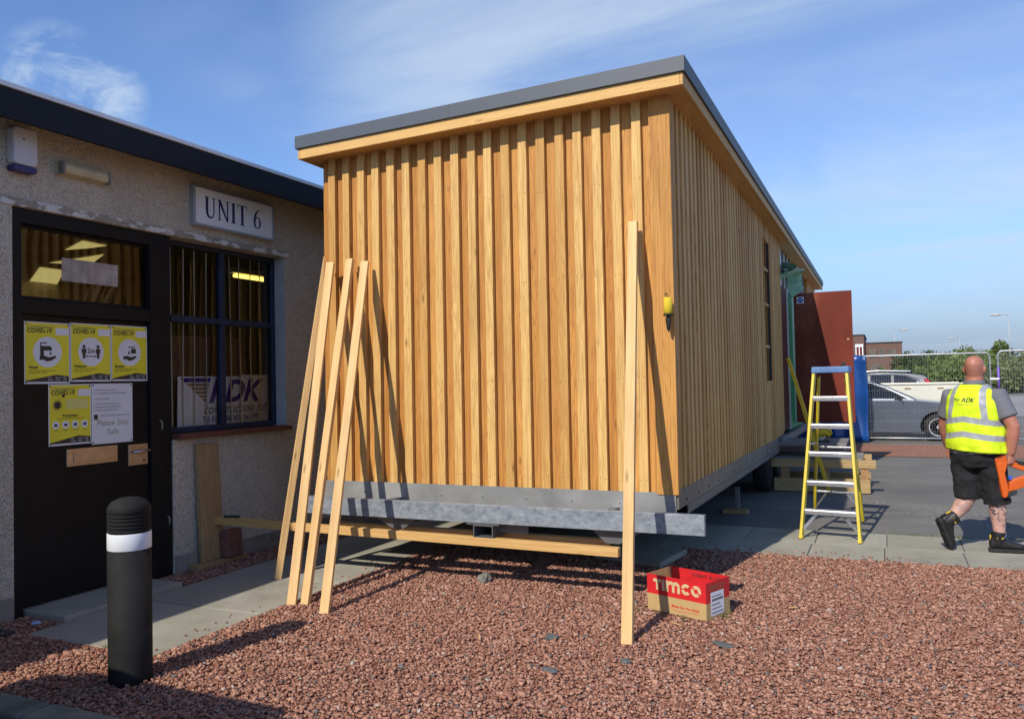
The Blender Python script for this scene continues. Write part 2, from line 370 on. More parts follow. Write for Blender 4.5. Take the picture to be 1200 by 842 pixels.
def galv():
    mt, n, l, b = new_mat('spangled galvanised steel')
    v = coords(n, l)
    vv = n.new('ShaderNodeVectorMath'); vv.operation = 'ADD'
    nz = n.new('ShaderNodeTexNoise'); nz.inputs['Scale'].default_value = 14; l.new(v, nz.inputs['Vector'])
    s_ = n.new('ShaderNodeVectorMath'); s_.operation = 'SCALE'; s_.inputs['Scale'].default_value = 0.09; l.new(nz.outputs['Color'], s_.inputs[0])
    l.new(v, vv.inputs[0]); l.new(s_.outputs[0], vv.inputs[1])
    vo = n.new('ShaderNodeTexVoronoi'); vo.inputs['Scale'].default_value = 38; l.new(vv.outputs[0], vo.inputs['Vector'])
    sc_ = n.new('ShaderNodeSeparateColor'); l.new(vo.outputs['Color'], sc_.inputs[0])
    big_ = rng_node(n, l, noise(n, l, coords(n, l, (1, 1, 1.6)), 13, 8, 0.75), 0.36, 0.68)
    f = mathn(n, l, 'ADD', mathn(n, l, 'MULTIPLY', sc_.outputs[0], 0.25), mathn(n, l, 'MULTIPLY', big_, 0.75))
    l.new(mix(n, l, f, (0.15, 0.175, 0.20), (0.43, 0.47, 0.505)), b.inputs['Base Color'])
    b.inputs['Metallic'].default_value = 0.35
    l.new(rng_node(n, l, f, 0, 1, 0.62, 0.42), b.inputs['Roughness']); return mt
M['galv'] = galv()
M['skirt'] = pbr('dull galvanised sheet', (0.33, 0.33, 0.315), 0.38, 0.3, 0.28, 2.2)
M['sideskirt'] = pbr('shade-toned tan steel strip', (0.20, 0.175, 0.14), 0.55, 0.2, 0.25, 2.2)  # darker tan than the front skirt; the side's shade is in its colour
def concrete(name, lo, hi, dark, s=1.0):
    mt, n, l, b = new_mat(name)
    v = coords(n, l)
    geo = n.new('ShaderNodeNewGeometry')
    f = rng_node(n, l, noise(n, l, v, 2.2 * s, 8, 0.68), 0.3, 0.72)
    g = noise(n, l, v, 90 * s, 3, 0.6)
    c = mix(n, l, f, lo, hi)
    c = mix(n, l, rng_node(n, l, g, 0.45, 0.75, 0, 0.4), c, dark)
    c = mix(n, l, mathn(n, l, 'MULTIPLY', geo.outputs['Random Per Island'], 0.30), c, dark)
    st = rng_node(n, l, noise(n, l, v, 0.9 * s, 6, 0.7), 0.55, 0.72)
    c = mix(n, l, mathn(n, l, 'MULTIPLY', st, 0.72), c, dark)
    l.new(c, b.inputs['Base Color']); b.inputs['Roughness'].default_value = 0.92; b.inputs['Specular IOR Level'].default_value = 0.2
    bump(n, l, b, g, 0.3, 0.004); return mt
M['slab'] = concrete('paving concrete', (0.30, 0.285, 0.225), (0.43, 0.41, 0.335), (0.18, 0.17, 0.135))
M['kerb'] = concrete('kerb concrete', (0.17, 0.165, 0.12), (0.28, 0.265, 0.20), (0.07, 0.075, 0.05), 3)
def asphalt():
    mt, n, l, b = new_mat('worn asphalt')
    v = coords(n, l)
    f = rng_node(n, l, noise(n, l, v, 0.55, 8, 0.65), 0.32, 0.7)
    g = noise(n, l, v, 160, 2, 0.6)
    c = mix(n, l, f, (0.125, 0.118, 0.107), (0.205, 0.195, 0.175))
    c = mix(n, l, rng_node(n, l, g, 0.5, 0.75), c, (0.15, 0.145, 0.14))
    # sawdust and grit strewn in trails
    st = mathn(n, l, 'MULTIPLY', rng_node(n, l, noise(n, l, coords(n, l, (0.5, 1.6, 1)), 1.1, 5, 0.7), 0.50, 0.60),
               rng_node(n, l, noise(n, l, v, 26, 3, 0.7), 0.52, 0.6))
    c = mix(n, l, mathn(n, l, 'MULTIPLY', st, 0.6), c, (0.42, 0.37, 0.29))
    l.new(c, b.inputs['Base Color']); b.inputs['Roughness'].default_value = 0.9; b.inputs['Specular IOR Level'].default_value = 0.25
    bump(n, l, b, g, 0.4, 0.006); return mt
M['asphalt'] = asphalt()
def gravel_base():
    mt, n, l, b = new_mat('red chippings bed')
    v = coords(n, l)
    vo = n.new('ShaderNodeTexVoronoi'); vo.inputs['Scale'].default_value = 42; l.new(v, vo.inputs['Vector'])
    sc_ = n.new('ShaderNodeSeparateColor'); l.new(vo.outputs['Color'], sc_.inputs[0])
    c = mix(n, l, sc_.outputs[0], (0.23, 0.098, 0.063), (0.46, 0.255, 0.175))
    l.new(c, b.inputs['Base Color']); b.inputs['Roughness'].default_value = 0.95; b.inputs['Specular IOR Level'].default_value = 0.15
    bump(n, l, b, mathn(n, l, 'MULTIPLY', vo.outputs['Distance'], -1.0), 1.0, 0.02); return mt
M['gravelbase'] = gravel_base()
def stones_mat():
    mt, n, l, b = new_mat('red stone chippings')
    geo = n.new('ShaderNodeNewGeometry'); rnd = geo.outputs['Random Per Island']
    r2 = mathn(n, l, 'FRACT', mathn(n, l, 'MULTIPLY', rnd, 31.7))
    c = mix(n, l, r2, (0.26, 0.106, 0.068), (0.55, 0.315, 0.22))
    c = mix(n, l, mathn(n, l, 'GREATER_THAN', rnd, 0.965), c, (0.17, 0.16, 0.15))
    c = mix(n, l, mathn(n, l, 'GREATER_THAN', rnd, 0.990), c, (0.52, 0.44, 0.37))
    c = mix(n, l, rng_node(n, l, noise(n, l, coords(n, l), 150, 2), 0.4, 0.7, 0, 0.35), c, (0.14, 0.06, 0.045))
    l.new(c, b.inputs['Base Color']); b.inputs['Roughness'].default_value = 0.9; b.inputs['Specular IOR Level'].default_value = 0.2
    return mt
M['chips'] = stones_mat()
def farbrick():
    mt, n, l, b = new_mat('far brown brick')
    br = n.new('ShaderNodeTexBrick'); br.inputs['Scale'].default_value = 2.0
    br.inputs['Color1'].default_value = (0.13, 0.06, 0.045, 1); br.inputs['Color2'].default_value = (0.17, 0.085, 0.06, 1); br.inputs['Mortar'].default_value = (0.2, 0.16, 0.13, 1)
    t = n.new('ShaderNodeTexCoord'); mp = n.new('ShaderNodeMapping'); mp.inputs['Rotation'].default_value = (R(90), 0, 0); l.new(t.outputs['Object'], mp.inputs[0]); l.new(mp.outputs[0], br.inputs['Vector'])
    l.new(br.outputs[0], b.inputs['Base Color']); b.inputs['Roughness'].default_value = 0.9; return mt
M['farbrick'] = farbrick()
def leaf(name, lo, hi):
    mt, n, l, b = new_mat(name)
    geo = n.new('ShaderNodeNewGeometry')
    c = mix(n, l, geo.outputs['Random Per Island'], lo, hi)
    l.new(c, b.inputs['Base Color']); b.inputs['Roughness'].default_value = 0.7; b.inputs['Specular IOR Level'].default_value = 0.2
    b.inputs['Subsurface Weight'].default_value = 0
    tr = n.new('ShaderNodeBsdfTranslucent'); l.new(c, tr.inputs[0])
    ms = n.new('ShaderNodeMixShader'); ms.inputs[0].default_value = 0.3
    l.new(b.outputs[0], ms.inputs[1]); l.new(tr.outputs[0], ms.inputs[2]); l.new(ms.outputs[0], n['Material Output'].inputs[0]); return mt
M['leafA'] = leaf('olive green leaves', (0.10, 0.14, 0.035), (0.25, 0.31, 0.10))
M['leafB'] = leaf('dark green leaves', (0.035, 0.06, 0.02), (0.11, 0.155, 0.055))
M['leafC'] = leaf('grey green scrub leaves', (0.12, 0.15, 0.06), (0.27, 0.30, 0.14))
M['bark'] = pbr('grey brown bark', (0.10, 0.08, 0.06), 0.9, 0, 0.3, 4)
def carpaint(name, col, metal=0.6, rough=0.3):
    mt, n, l, b = new_mat(name); b.inputs['Base Color'].default_value = (*col, 1); b.inputs['Metallic'].default_value = metal
    b.inputs['Roughness'].default_value = rough; b.inputs['Coat Weight'].default_value = 0.6; b.inputs['Coat Roughness'].default_value = 0.06
    f = noise(n, l, coords(n, l), 2.5, 5, 0.6); l.new(mix(n, l, rng_node(n, l, f, 0.4, 0.7), col, tuple(x * 0.86 for x in col)), b.inputs['Base Color'])
    return mt
M['silverpaint'] = carpaint('silver grey car paint', (0.17, 0.195, 0.23))
M['navypaint'] = carpaint('dark navy car paint', (0.012, 0.016, 0.03), 0.2)
M['creampaint'] = pbr('cream white van paint', (0.72, 0.70, 0.58), 0.4, 0, 0.05, 2, dirt=((0.40, 0.22, 0.09), 0.70))
M['taillight'] = pbr('red lamp lens', (0.55, 0.01, 0.02), 0.15, 0, 0.05)
M['alloy'] = pbr('silver wheel alloy', (0.62, 0.63, 0.65), 0.35, 0.5, 0.05)
M['chrome'] = pbr('bright trim', (0.7, 0.71, 0.73), 0.2, 0.8, 0.02)
M['skin'] = None

# ================================================================== THE GROUND
def struct(o): o['kind'] = 'structure'; return o
def sheet(name, pts, z, mat):
    b = MB(); b.add([(x, y, z) for x, y in pts], [tuple(range(len(pts)))]); return struct(b.build(name, mat))
sheet('ground', [(-900, -60), (900, -60), (900, 2600), (-900, 2600)], -0.012, M['asphalt'])
sheet('gravel_bed', [(-5.72, 2.80), (6.0, 2.80), (6.0, 7.72), (-5.72, 7.72)], -0.004, M['gravelbase'])
sheet('gravel_strip', [(-2.6, 17.5), (9, 17.4), (9, 20.35), (-2.6, 20.45)], -0.004, M['gravelbase'])
# concrete apron beyond the fence
M['apron'] = concrete('old concrete road', (0.28, 0.265, 0.245), (0.38, 0.365, 0.335), (0.18, 0.17, 0.155), 0.25)
sheet('road', [(-60, 34), (60, 33), (60, 62), (-60, 60)], -0.004, M['apron'])
sheet('grass_verge', [(-200, 74), (200, 66), (200, 2400), (-200, 2400)], -0.004, pbr('rough grass', (0.085, 0.10, 0.035), 0.95, 0, 0.35, 0.8, 0.5, 3))

# slab path beside the workshop, each slab with its joint
b = MB(); y = 3.60; k = 0
while y < 7.66:
    y1 = min(y + 0.93, 7.68)
    x0 = -5.27 + 0.01 * (k % 2)
    b.box(x0, -4.70, y + 0.006, y1 - 0.006, -0.06, 0.0 + 0.003 * (k % 2)); b.box(-4.688, -4.10 + 0.015 * random.random(), y + 0.004, y1 - 0.004, -0.06, 0.002)
    y = y1; k += 1
struct(b.build('path', M['slab'], bevel=0.004))
b = MB()
for row, (ya, yb) in enumerate(((7.70, 8.335), (8.345, 9.02))):
    x = -5.3 + 0.02 * row
    while x < 5.5:
        w_ = 0.66 if (x < -1.0) else 0.635
        sk = 0.055
        b.hexa([(x + 0.004 - sk * (row - 1) - (sk if row else 0) * 0, ya, -0.05), (x + w_ - 0.004, ya, -0.05), (x + w_ - 0.004, yb, -0.05), (x + 0.004, yb, -0.05)],
               [(x + 0.004, ya, 0.001), (x + w_ - 0.004, ya, 0.001 + 0.003 * random.random()), (x + w_ - 0.004, yb, 0.001 + 0.003 * random.random()), (x + 0.004, yb, 0.001)])
        x += w_
struct(b.build('pavement', M['slab'], bevel=0.004))
# kerb stones at the near left
b = MB(); x = -6.6
for w_ in (0.9, 0.9, 0.92, 0.9, 0.9, 0.9, 0.9, 0.9):
    b.box(x + 0.005, x + w_ - 0.005, 2.60, 2.795, -0.10, 0.050); x += w_
struct(b.build('kerb', M['kerb'], bevel=0.025, seg=3))
# joint sand / weeds in asphalt edge
def tufts(name, pts, mat, h=0.05, n=10):
    vs, fs = [], []
    for (x, y, s) in pts:
        for _ in range(n):
            a = random.uniform(0, 6.28); px_, py_ = x + random.gauss(0, s), y + random.gauss(0, s * 0.5)
            hh = h * random.uniform(0.4, 1.2); dx, dy = math.cos(a), math.sin(a); w_ = 0.004; lean = random.uniform(0, .03)
            i = len(vs); vs += [(px_ - dy * w_, py_ + dx * w_, -0.01), (px_ + dy * w_, py_ - dx * w_, -0.01), (px_ + dx * lean, py_ + dy * lean, hh)]
            fs.append((i, i + 1, i + 2))
    b = MB(); b.add(vs, fs); return b.build(name, mat)
tufts('weeds', [(random.uniform(-0.2, 3.0), 9.04, 0.05) for _ in range(34)] + [(-4.65 + random.random() * .4, 3.59, 0.04) for _ in range(5)], M['leafA'], 0.028, 12)['kind'] = 'stuff'
bpy.data.objects['weeds']['label'] = 'small green weeds along the paving edge'

# loose red chippings: one object, nobody could count it
def chippings(name, spots, size, mat):
    bm = bmesh.new(); bmesh.ops.create_cube(bm, size=1.45); bmesh.ops.triangulate(bm, faces=bm.faces)
    bv = np.array([v.co[:] for v in bm.verts]); bf = np.array([[v.index for v in f.verts] for f in bm.faces]); bm.free()
    N = len(spots); V = len(bv)
    a = rng.uniform(0, 2 * np.pi, (N, 3)); ca, sa = np.cos(a), np.sin(a)
    Rz = np.zeros((N, 3, 3)); Rz[:, 0, 0] = ca[:, 0]; Rz[:, 0, 1] = -sa[:, 0]; Rz[:, 1, 0] = sa[:, 0]; Rz[:, 1, 1] = ca[:, 0]; Rz[:, 2, 2] = 1
    Rx = np.zeros((N, 3, 3)); t = rng.normal(0, 0.6, N); Rx[:, 0, 0] = 1; Rx[:, 1, 1] = np.cos(t); Rx[:, 1, 2] = -np.sin(t); Rx[:, 2, 1] = np.sin(t); Rx[:, 2, 2] = np.cos(t)
    jit = rng.uniform(0.45, 1.15, (N, V, 3))
    sc = size * rng.lognormal(0, 0.30, (N, 1, 1)) * np.concatenate([rng.uniform(0.9, 1.5, (N, 1, 1)), rng.uniform(0.7, 1.05, (N, 1, 1)), rng.uniform(0.45, 0.8, (N, 1, 1))], 2)
    P = bv[None] * jit * sc
    P = np.einsum('nij,nvj->nvi', Rz @ Rx, P)
    P[:, :, 0] += spots[:, 0:1]; P[:, :, 1] += spots[:, 1:2]; P[:, :, 2] += spots[:, 2:3]
    F = (bf[None] + (np.arange(N) * V)[:, None, None]).reshape(-1)
    me = bpy.data.meshes.new(name)
    me.vertices.add(N * V); me.vertices.foreach_set('co', P.reshape(-1).astype(np.float32))
    nf = N * len(bf); me.loops.add(nf * 3); me.loops.foreach_set('vertex_index', F.astype(np.int32))
    me.polygons.add(nf); me.polygons.foreach_set('loop_start', (np.arange(nf) * 3).astype(np.int32)); me.polygons.foreach_set('loop_total', np.full(nf, 3, np.int32))
    me.update(calc_edges=True); me.materials.append(mat)
    o = bpy.data.objects.new(name, me); COL.objects.link(o); o['kind'] = 'stuff'; return o
n0 = 150000
xs = rng.uniform(-5.65, 2.2, n0); ys = rng.uniform(2.82, 7.70, n0)
keep = ~((xs < -4.08 - 0.0) & (ys > 3.58) & (xs > -5.29)) & (xs < 0.30 + 0.24 * ys)
keep &= ~((xs < -5.28) & (ys > 3.85) & (ys < 4.95))
keep &= ~((xs < -3.2) & (ys < 2.84))
keep &= (ys > 3.0 - 0.0) | (xs < -2.0)
sp1 = np.stack([xs[keep], ys[keep], rng.uniform(-0.004, 0.012, keep.sum())], 1)
# a few strays on the path
st = np.stack([np.clip(-4.15 - np.abs(rng.normal(0, 0.10, 45)), -5.2, -4.1), rng.uniform(3.6, 7.6, 45), np.full(45, 0.008)], 1)
st2 = np.stack([rng.uniform(-1.6, 1.3, 60), 7.72 + np.abs(rng.normal(0, 0.12, 60)), np.full(60, 0.008)], 1)
chippings('gravel', np.concatenate([sp1, st, st2]), 0.0102, M['chips'])['label'] = 'red stone chippings covering the ground in front of the cabin'

# ================================================================== THE WORKSHOP ON THE LEFT
XW = -5.70
bld = thing('workshop_building', 'low grey roughcast workshop with dark flat roof edge', 'building', (XW, 3.0, 0))
def wallpiece(b, y0, y1, z0, z1, x0=XW - 0.25, x1=XW): b.box(x0, x1, y0, y1, z0, z1)
YA, YB, WTOP = -6.0, 30.0, 3.62
b = MB()   # one skin round the openings: door 3.81-5.25 x 0-2.97, window 5.25-6.74 x 1.17-2.97
ys_ = [YA, 3.81, 5.25, 6.74, YB]; zs_ = [0.0, 1.17, 2.97, WTOP]
for i in range(4):
    for j in range(3):
        hole = (i == 1 and j < 2) or (i == 2 and j == 1)
        if not hole: b.add([(XW, ys_[i], zs_[j]), (XW, ys_[i + 1], zs_[j]), (XW, ys_[i + 1], zs_[j + 1]), (XW, ys_[i], zs_[j + 1])], [(0, 1, 2, 3)])
d = 0.28
for (y0, z0, y1, z1) in ((3.81, 0, 3.81, 2.97), (3.81, 2.97, 5.25, 2.97), (5.25, 2.97, 6.74, 2.97), (5.25, 1.17, 5.25, 0), (5.25, 1.17, 6.74, 1.17)):
    b.add([(XW, y0, z0), (XW, y1, z1), (XW - d, y1, z1), (XW - d, y0, z0)], [(0, 1, 2, 3)])
for (y0, y1) in ((YA, YA), (YB, YB)):
    b.add([(XW, y0, 0), (XW - 6, y0, 0), (XW - 6, y0, WTOP), (XW, y0, WTOP)], [(0, 1, 2, 3)])
b.add([(XW - 6, YA, 0), (XW - 6, YB, 0), (XW - 6, YB, WTOP), (XW - 6, YA, WTOP)], [(0, 1, 2, 3)])
bmw = b.build('wall', M['roughcast'], bld)
b = MB(); b.box(XW - d, XW - 0.001, 6.7405 - 0.0, 6.745, 1.17, 2.968); b.build('window_reveal', M['reveal'], bld)
b = MB(); b.box(XW - 0.02, XW + 0.022, YA, 3.80, -0.02, 0.16); b.box(XW - 0.02, XW + 0.022, 5.26, YB, -0.02, 0.15); b.build('plinth', M['plinth'], bld, bevel=0.006)
b = MB(); b.box(XW - 0.02, XW + 0.014, 3.72, 6.80, 2.972, 3.034); b.build('lintel', M['peeled'], bld, bevel=0.008)
XE = -5.38
b = MB(); b.box(XE - 0.035, XE, YA - 0.3, YB + 0.3, 3.490, 3.700); b.build('fascia', M['navyfascia'], bld, bevel=0.004)
b = MB(); b.box(XW - 6.2, XE - 0.036, YA - 0.3, YB + 0.3, WTOP + 0.001, 3.700); b.build('roof', M['navyfascia'], bld)
b = MB(); b.box(XE - 0.30, XE + 0.014, YA - 0.3, YB + 0.3, 3.702, 3.738); b.build('roof_trim', M['trimskylit'], bld, bevel=0.003)
# dim room behind the glass
b = MB(); x0, x1, y0, y1, z0, z1 = XW - 7.6, XW - d - 0.01, 2.2, 9.0, -0.005, 3.3
b.add([(x0, y0, z0), (x1, y0, z0), (x1, y1, z0), (x0, y1, z0), (x0, y0, z1), (x1, y0, z1), (x1, y1, z1), (x0, y1, z1)],
      [(0, 1, 2, 3), (4, 7, 6, 5), (0, 4, 5, 1), (2, 6, 7, 3), (3, 7, 4, 0)])
b.build('room', M['interior'], bld)
for q_ in ([(-12.96, 8.83, 3.29), (-10.28, 7.25, 3.29), (-10.30, 7.63, 3.29), (-12.69, 9.18, 3.29)], [(-9.85, 7.07, 3.29), (-8.69, 6.97, 3.29), (-9.55, 7.45, 3.29), (-9.75, 7.22, 3.29)], [(-8.80, 6.52, 3.29), (-8.09, 6.21, 3.29), (-8.14, 6.57, 3.29), (-8.47, 6.58, 3.29)], ):
    b = MB(); b.add(q_, [(0, 1, 2, 3)]); b.build('roof_light', M['rooflight'], bld, recalc=False)
# --- door set
XD = -5.745
b = MB()
b.box(XD - 0.05, XW - 0.012, 3.813, 3.888, 0.0, 2.968); b.box(XD - 0.05, XW - 0.012, 5.03, 5.247, 0.0, 2.968)
b.box(XD - 0.05, XW - 0.014, 3.889, 5.029, 2.86, 2.968); b.box(XD - 0.05, XW - 0.014, 3.889, 5.029, 2.195, 2.30)
b.box(XD - 0.05, XW - 0.016, 5.155, 5.2, 2.3, 2.4)
fr = b.build('door_frame', M['frameblk'], bld, bevel=0.004)
b = MB(); b.box(XD - 0.045, XD, 3.893, 5.025, 0.055, 2.188); leafo = b.build('door', M['black'], bld, bevel=0.004)
b = MB(); b.box(XD - 0.004, XD + 0.012, 4.255, 4.710, 1.035, 1.170); lb = b.build('letter_plate', M['brass'], leafo, bevel=0.004)
b = MB(); b.box(XD + 0.0125, XD + 0.018, 4.31, 4.655, 1.062, 1.140); b.build('letter_flap', M['brass'], lb, bevel=0.003)
b = MB(); b.box(XD - 0.004, XD + 0.010, 4.818, 5.012, 0.985, 1.160); hp = b.build('handle_plate', M['brass'], leafo, bevel=0.004)
b = MB(); b.tube([(XD + 0.01, 4.845, 1.10), (XD + 0.055, 4.845, 1.10), (XD + 0.058, 4.99, 1.105)], 0.011, 8); b.build('handle', M['steel'], leafo, smooth=True)
b = MB(); b.lathe([(0.010, 0), (0.010, 0.003)], (XD + 0.0101, 4.97, 1.02), 12, (1, 0, 0)); b.build('keyhole', M['ink'], leafo)
b = MB(); b.add([(XD - 0.027, 3.889, 2.303), (XD - 0.027, 5.150, 2.303), (XD - 0.027, 5.150, 2.858), (XD - 0.027, 3.889, 2.858)], [(0, 1, 2, 3)]); b.build('transom_glass', M['oldglass'], bld, recalc=False)
b = MB(); b.box(XD - 0.049, XD - 0.02, 3.889, 5.029, 2.305, 2.33); b.box(XD - 0.049, XD - 0.02, 3.889, 5.029, 2.835, 2.858); b.build('transom_bead', M['frameblk'], bld)
b = MB(); b.box(XW - 0.30, -5.285, 3.90, 4.95, -0.03, 0.035); b.build('doorstep', M['slab'], bld, bevel=0.008)
for (y, z, k) in ((5.115, 1.30, 1.0), (5.19, 0.47, 0.8)):   # bent scraps of torn pale tape
    b = MB(); b.tube([(XW - 0.0105, y + 0.03 * k * q[0], z + 0.05 * k * q[1]) for q in ((0, 1), (.6, .9), (.9, .4), (1.0, -.3), (.6, -.8))], [0.004, .009 * k, .010 * k, .008 * k, .003], 6); b.build('tape_scrap', M['plinth'], fr)
# --- window, set back in its opening
XG = -5.83
win = thing('shop_window', 'blue framed window with four panes beside the black door', 'window', (XG, 6.0, 1.2))
def wy(y): return y
b = MB(); FW = 0.045
b.box(XG - 0.05, XG, 5.252, 5.252 + FW + 0.06, 1.222, 2.968); b.box(XG - 0.05, XG, 6.738 - FW, 6.738, 1.222, 2.968)
b.box(XG - 0.05, XG - 0.002, 5.36, 6.69, 2.925, 2.968); b.box(XG - 0.05, XG - 0.002, 5.36, 6.69, 1.222, 1.268)
b.build('frame', M['blueframe'], win, bevel=0.004)
b = MB(); b.box(XG - 0.048, XG + 0.012, 5.358, 6.692, 2.225, 2.285); b.build('transom', M['blueframe'], win, bevel=0.006)
b = MB(); b.box(XG - 0.048, XG + 0.006, 5.955, 6.020, 1.269, 2.224); b.box(XG - 0.048, XG + 0.006, 5.955, 6.02, 2.286, 2.924); b.build('mullion', M['blueframe'], win, bevel=0.005)
for (y0, y1, z0, z1) in ((5.358, 5.954, 1.269, 2.224), (6.021, 6.692, 1.269, 2.224), (5.358, 5.954, 2.286, 2.924), (6.021, 6.692, 2.286, 2.924)):
    b = MB(); b.add([(XG - 0.026, y0, z0), (XG - 0.026, y1, z0), (XG - 0.026, y1, z1), (XG - 0.026, y0, z1)], [(0, 1, 2, 3)]); b.build('pane', M['oldglass'], win, recalc=False)
b = MB(); b.box(XG - 0.06, XW + 0.085, 5.256, 6.735, 1.172, 1.215)
sl = b.build('sill', M['terracotta'], win, bevel=0.006)
b = MB(); b.box(XG - 0.20, XG - 0.19, 5.30, 6.50, 1.24, 2.12); tag(b.build('reflection_sheet', M['reflectbrown']), 'added brown sheet standing for the cabin reflection in the lower window panes', 'board')  # brown sheet added in place of the shaded cladding's reflection
# strip light inside
sl_ = thing('strip_light', 'lit yellow strip light hanging inside behind the window', 'strip light', (-6.9, 7.2, 2.95))
em = bpy.data.materials.new('lit yellow tube'); em.use_nodes = True; eb = em.node_tree.nodes['Principled BSDF']
eb.inputs['Base Color'].default_value = (0.8, 0.7, 0.2, 1); eb.inputs['Emission Color'].default_value = (1, 0.78, 0.16, 1); eb.inputs['Emission Strength'].default_value = 1.6
b = MB(); b.tube([(-6.9, 7.28, 2.93), (-6.9, 8.05, 2.93)], 0.022, 10); b.build('tube', em, sl_, smooth=True)
b = MB(); b.box(-6.95, -6.85, 7.22, 8.10, 2.96, 3.02); b.build('fitting', M['white'], sl_)
# thin wavy cream strips, upright behind the panes
bd_ = thing('pane_strips', 'thin cream upright strips just behind the window panes', 'blind', (XG - 0.055, 6.0, 1.27))
M['slat'] = pbr('cream strip fabric', (0.58, 0.54, 0.44), 0.8, 0, 0.1, 3)
for i in range(9):
    y = 5.40 + i * 0.147 + random.uniform(-.012, .012); b = MB(); k1, k2 = random.uniform(.003, .008), random.uniform(1.5, 3)
    pts = [(XG - 0.055, y + k1 * math.sin(k2 * z + i), z) for z in [1.272 + 1.64 * q / 12 for q in range(13)]]
    b.loft([[(x, yy - 0.0055, z), (x, yy + 0.0055, z), (x - 0.004, yy + 0.0055, z), (x - 0.004, yy - 0.0055, z)] for x, yy, z in pts]); b.build('slat', M['slat'], bd_)
# board with the firm's lettering standing inside the window
XS = XG - 0.075
sg = thing('window_sign', 'white board with blue winged RDK lettering standing inside the window', 'sign', (XS, 6.08, 1.26))
b = MB(); b.add([(XS, 5.49, 1.262), (XS, 6.70, 1.262), (XS, 6.70, 1.745), (XS, 6.32, 1.745), (XS, 6.32, 1.73), (XS, 5.50, 1.73)], [(0, 1, 2, 3, 4, 5)])
o = b.build('panel', M['white'], sg); so_ = o.modifiers.new('thick', 'SOLIDIFY'); so_.thickness = 0.008; so_.offset = -1
YD, ZD = Vector((0, 1, 0)), Vector((0, 0, 1))
M['rdkblue'] = pbr('violet blue lettering', (0.05, 0.03, 0.26), 0.4, 0, 0.0)
M['rdkgold'] = pbr('bronze wing bars', (0.34, 0.19, 0.10), 0.4, 0, 0.0)
M['graytext'] = pbr('grey lettering', (0.16, 0.15, 0.15), 0.5, 0, 0.0)
text('RDK', 0.30, M['rdkblue'], sg, (XS + 0.001, 5.865, 1.485), YD, ZD, 0.35, 0.011, xs=1.12)
b = MB()
b.prism([(5.53, 1.715), (5.90, 1.715), (5.885, 1.675), (5.575, 1.675)], (XS + 0.001, 0, 0), YD, ZD, (0.0016, 0, 0)); b.build('wing_bar', M['rdkblue'], sg)
for i in range(5):
    z1 = 1.664 - i * 0.037; y0 = 5.60 + i * 0.046
    b = MB(); b.prism([(y0, z1), (5.878 - i * 0.010, z1), (5.870 - i * 0.010, z1 - 0.026), (y0 + 0.036, z1 - 0.026)], (XS + 0.001, 0, 0), YD, ZD, (0.0016, 0, 0)); b.build('wing_stripe', M['rdkgold'], sg)
text('construction ltd', 0.135, M['graytext'], sg, (XS + 0.001, 5.80, 1.372), YD, ZD, 0.30, 0.001, xs=0.98)
text('Tel: 01   1 468365   Est 1992', 0.082, M['rdkblue'], sg, (XS + 0.001, 5.79, 1.293), YD, ZD, 0, 0.001, xs=0.80)
# paper taped inside the transom light
b = MB(); b.add([(XD - 0.032, 4.25, 2.475), (XD - 0.032, 4.76, 2.475), (XD - 0.032, 4.765, 2.655), (XD - 0.032, 4.255, 2.655)], [(0, 1, 2, 3)])
tag(b.build('taped_paper', pbr('crumpled white film', (0.50, 0.50, 0.53), 0.25, 0, 0.3, 7, 0.6, 9)), 'crumpled white sheet taped inside the glass above the door', 'paper')
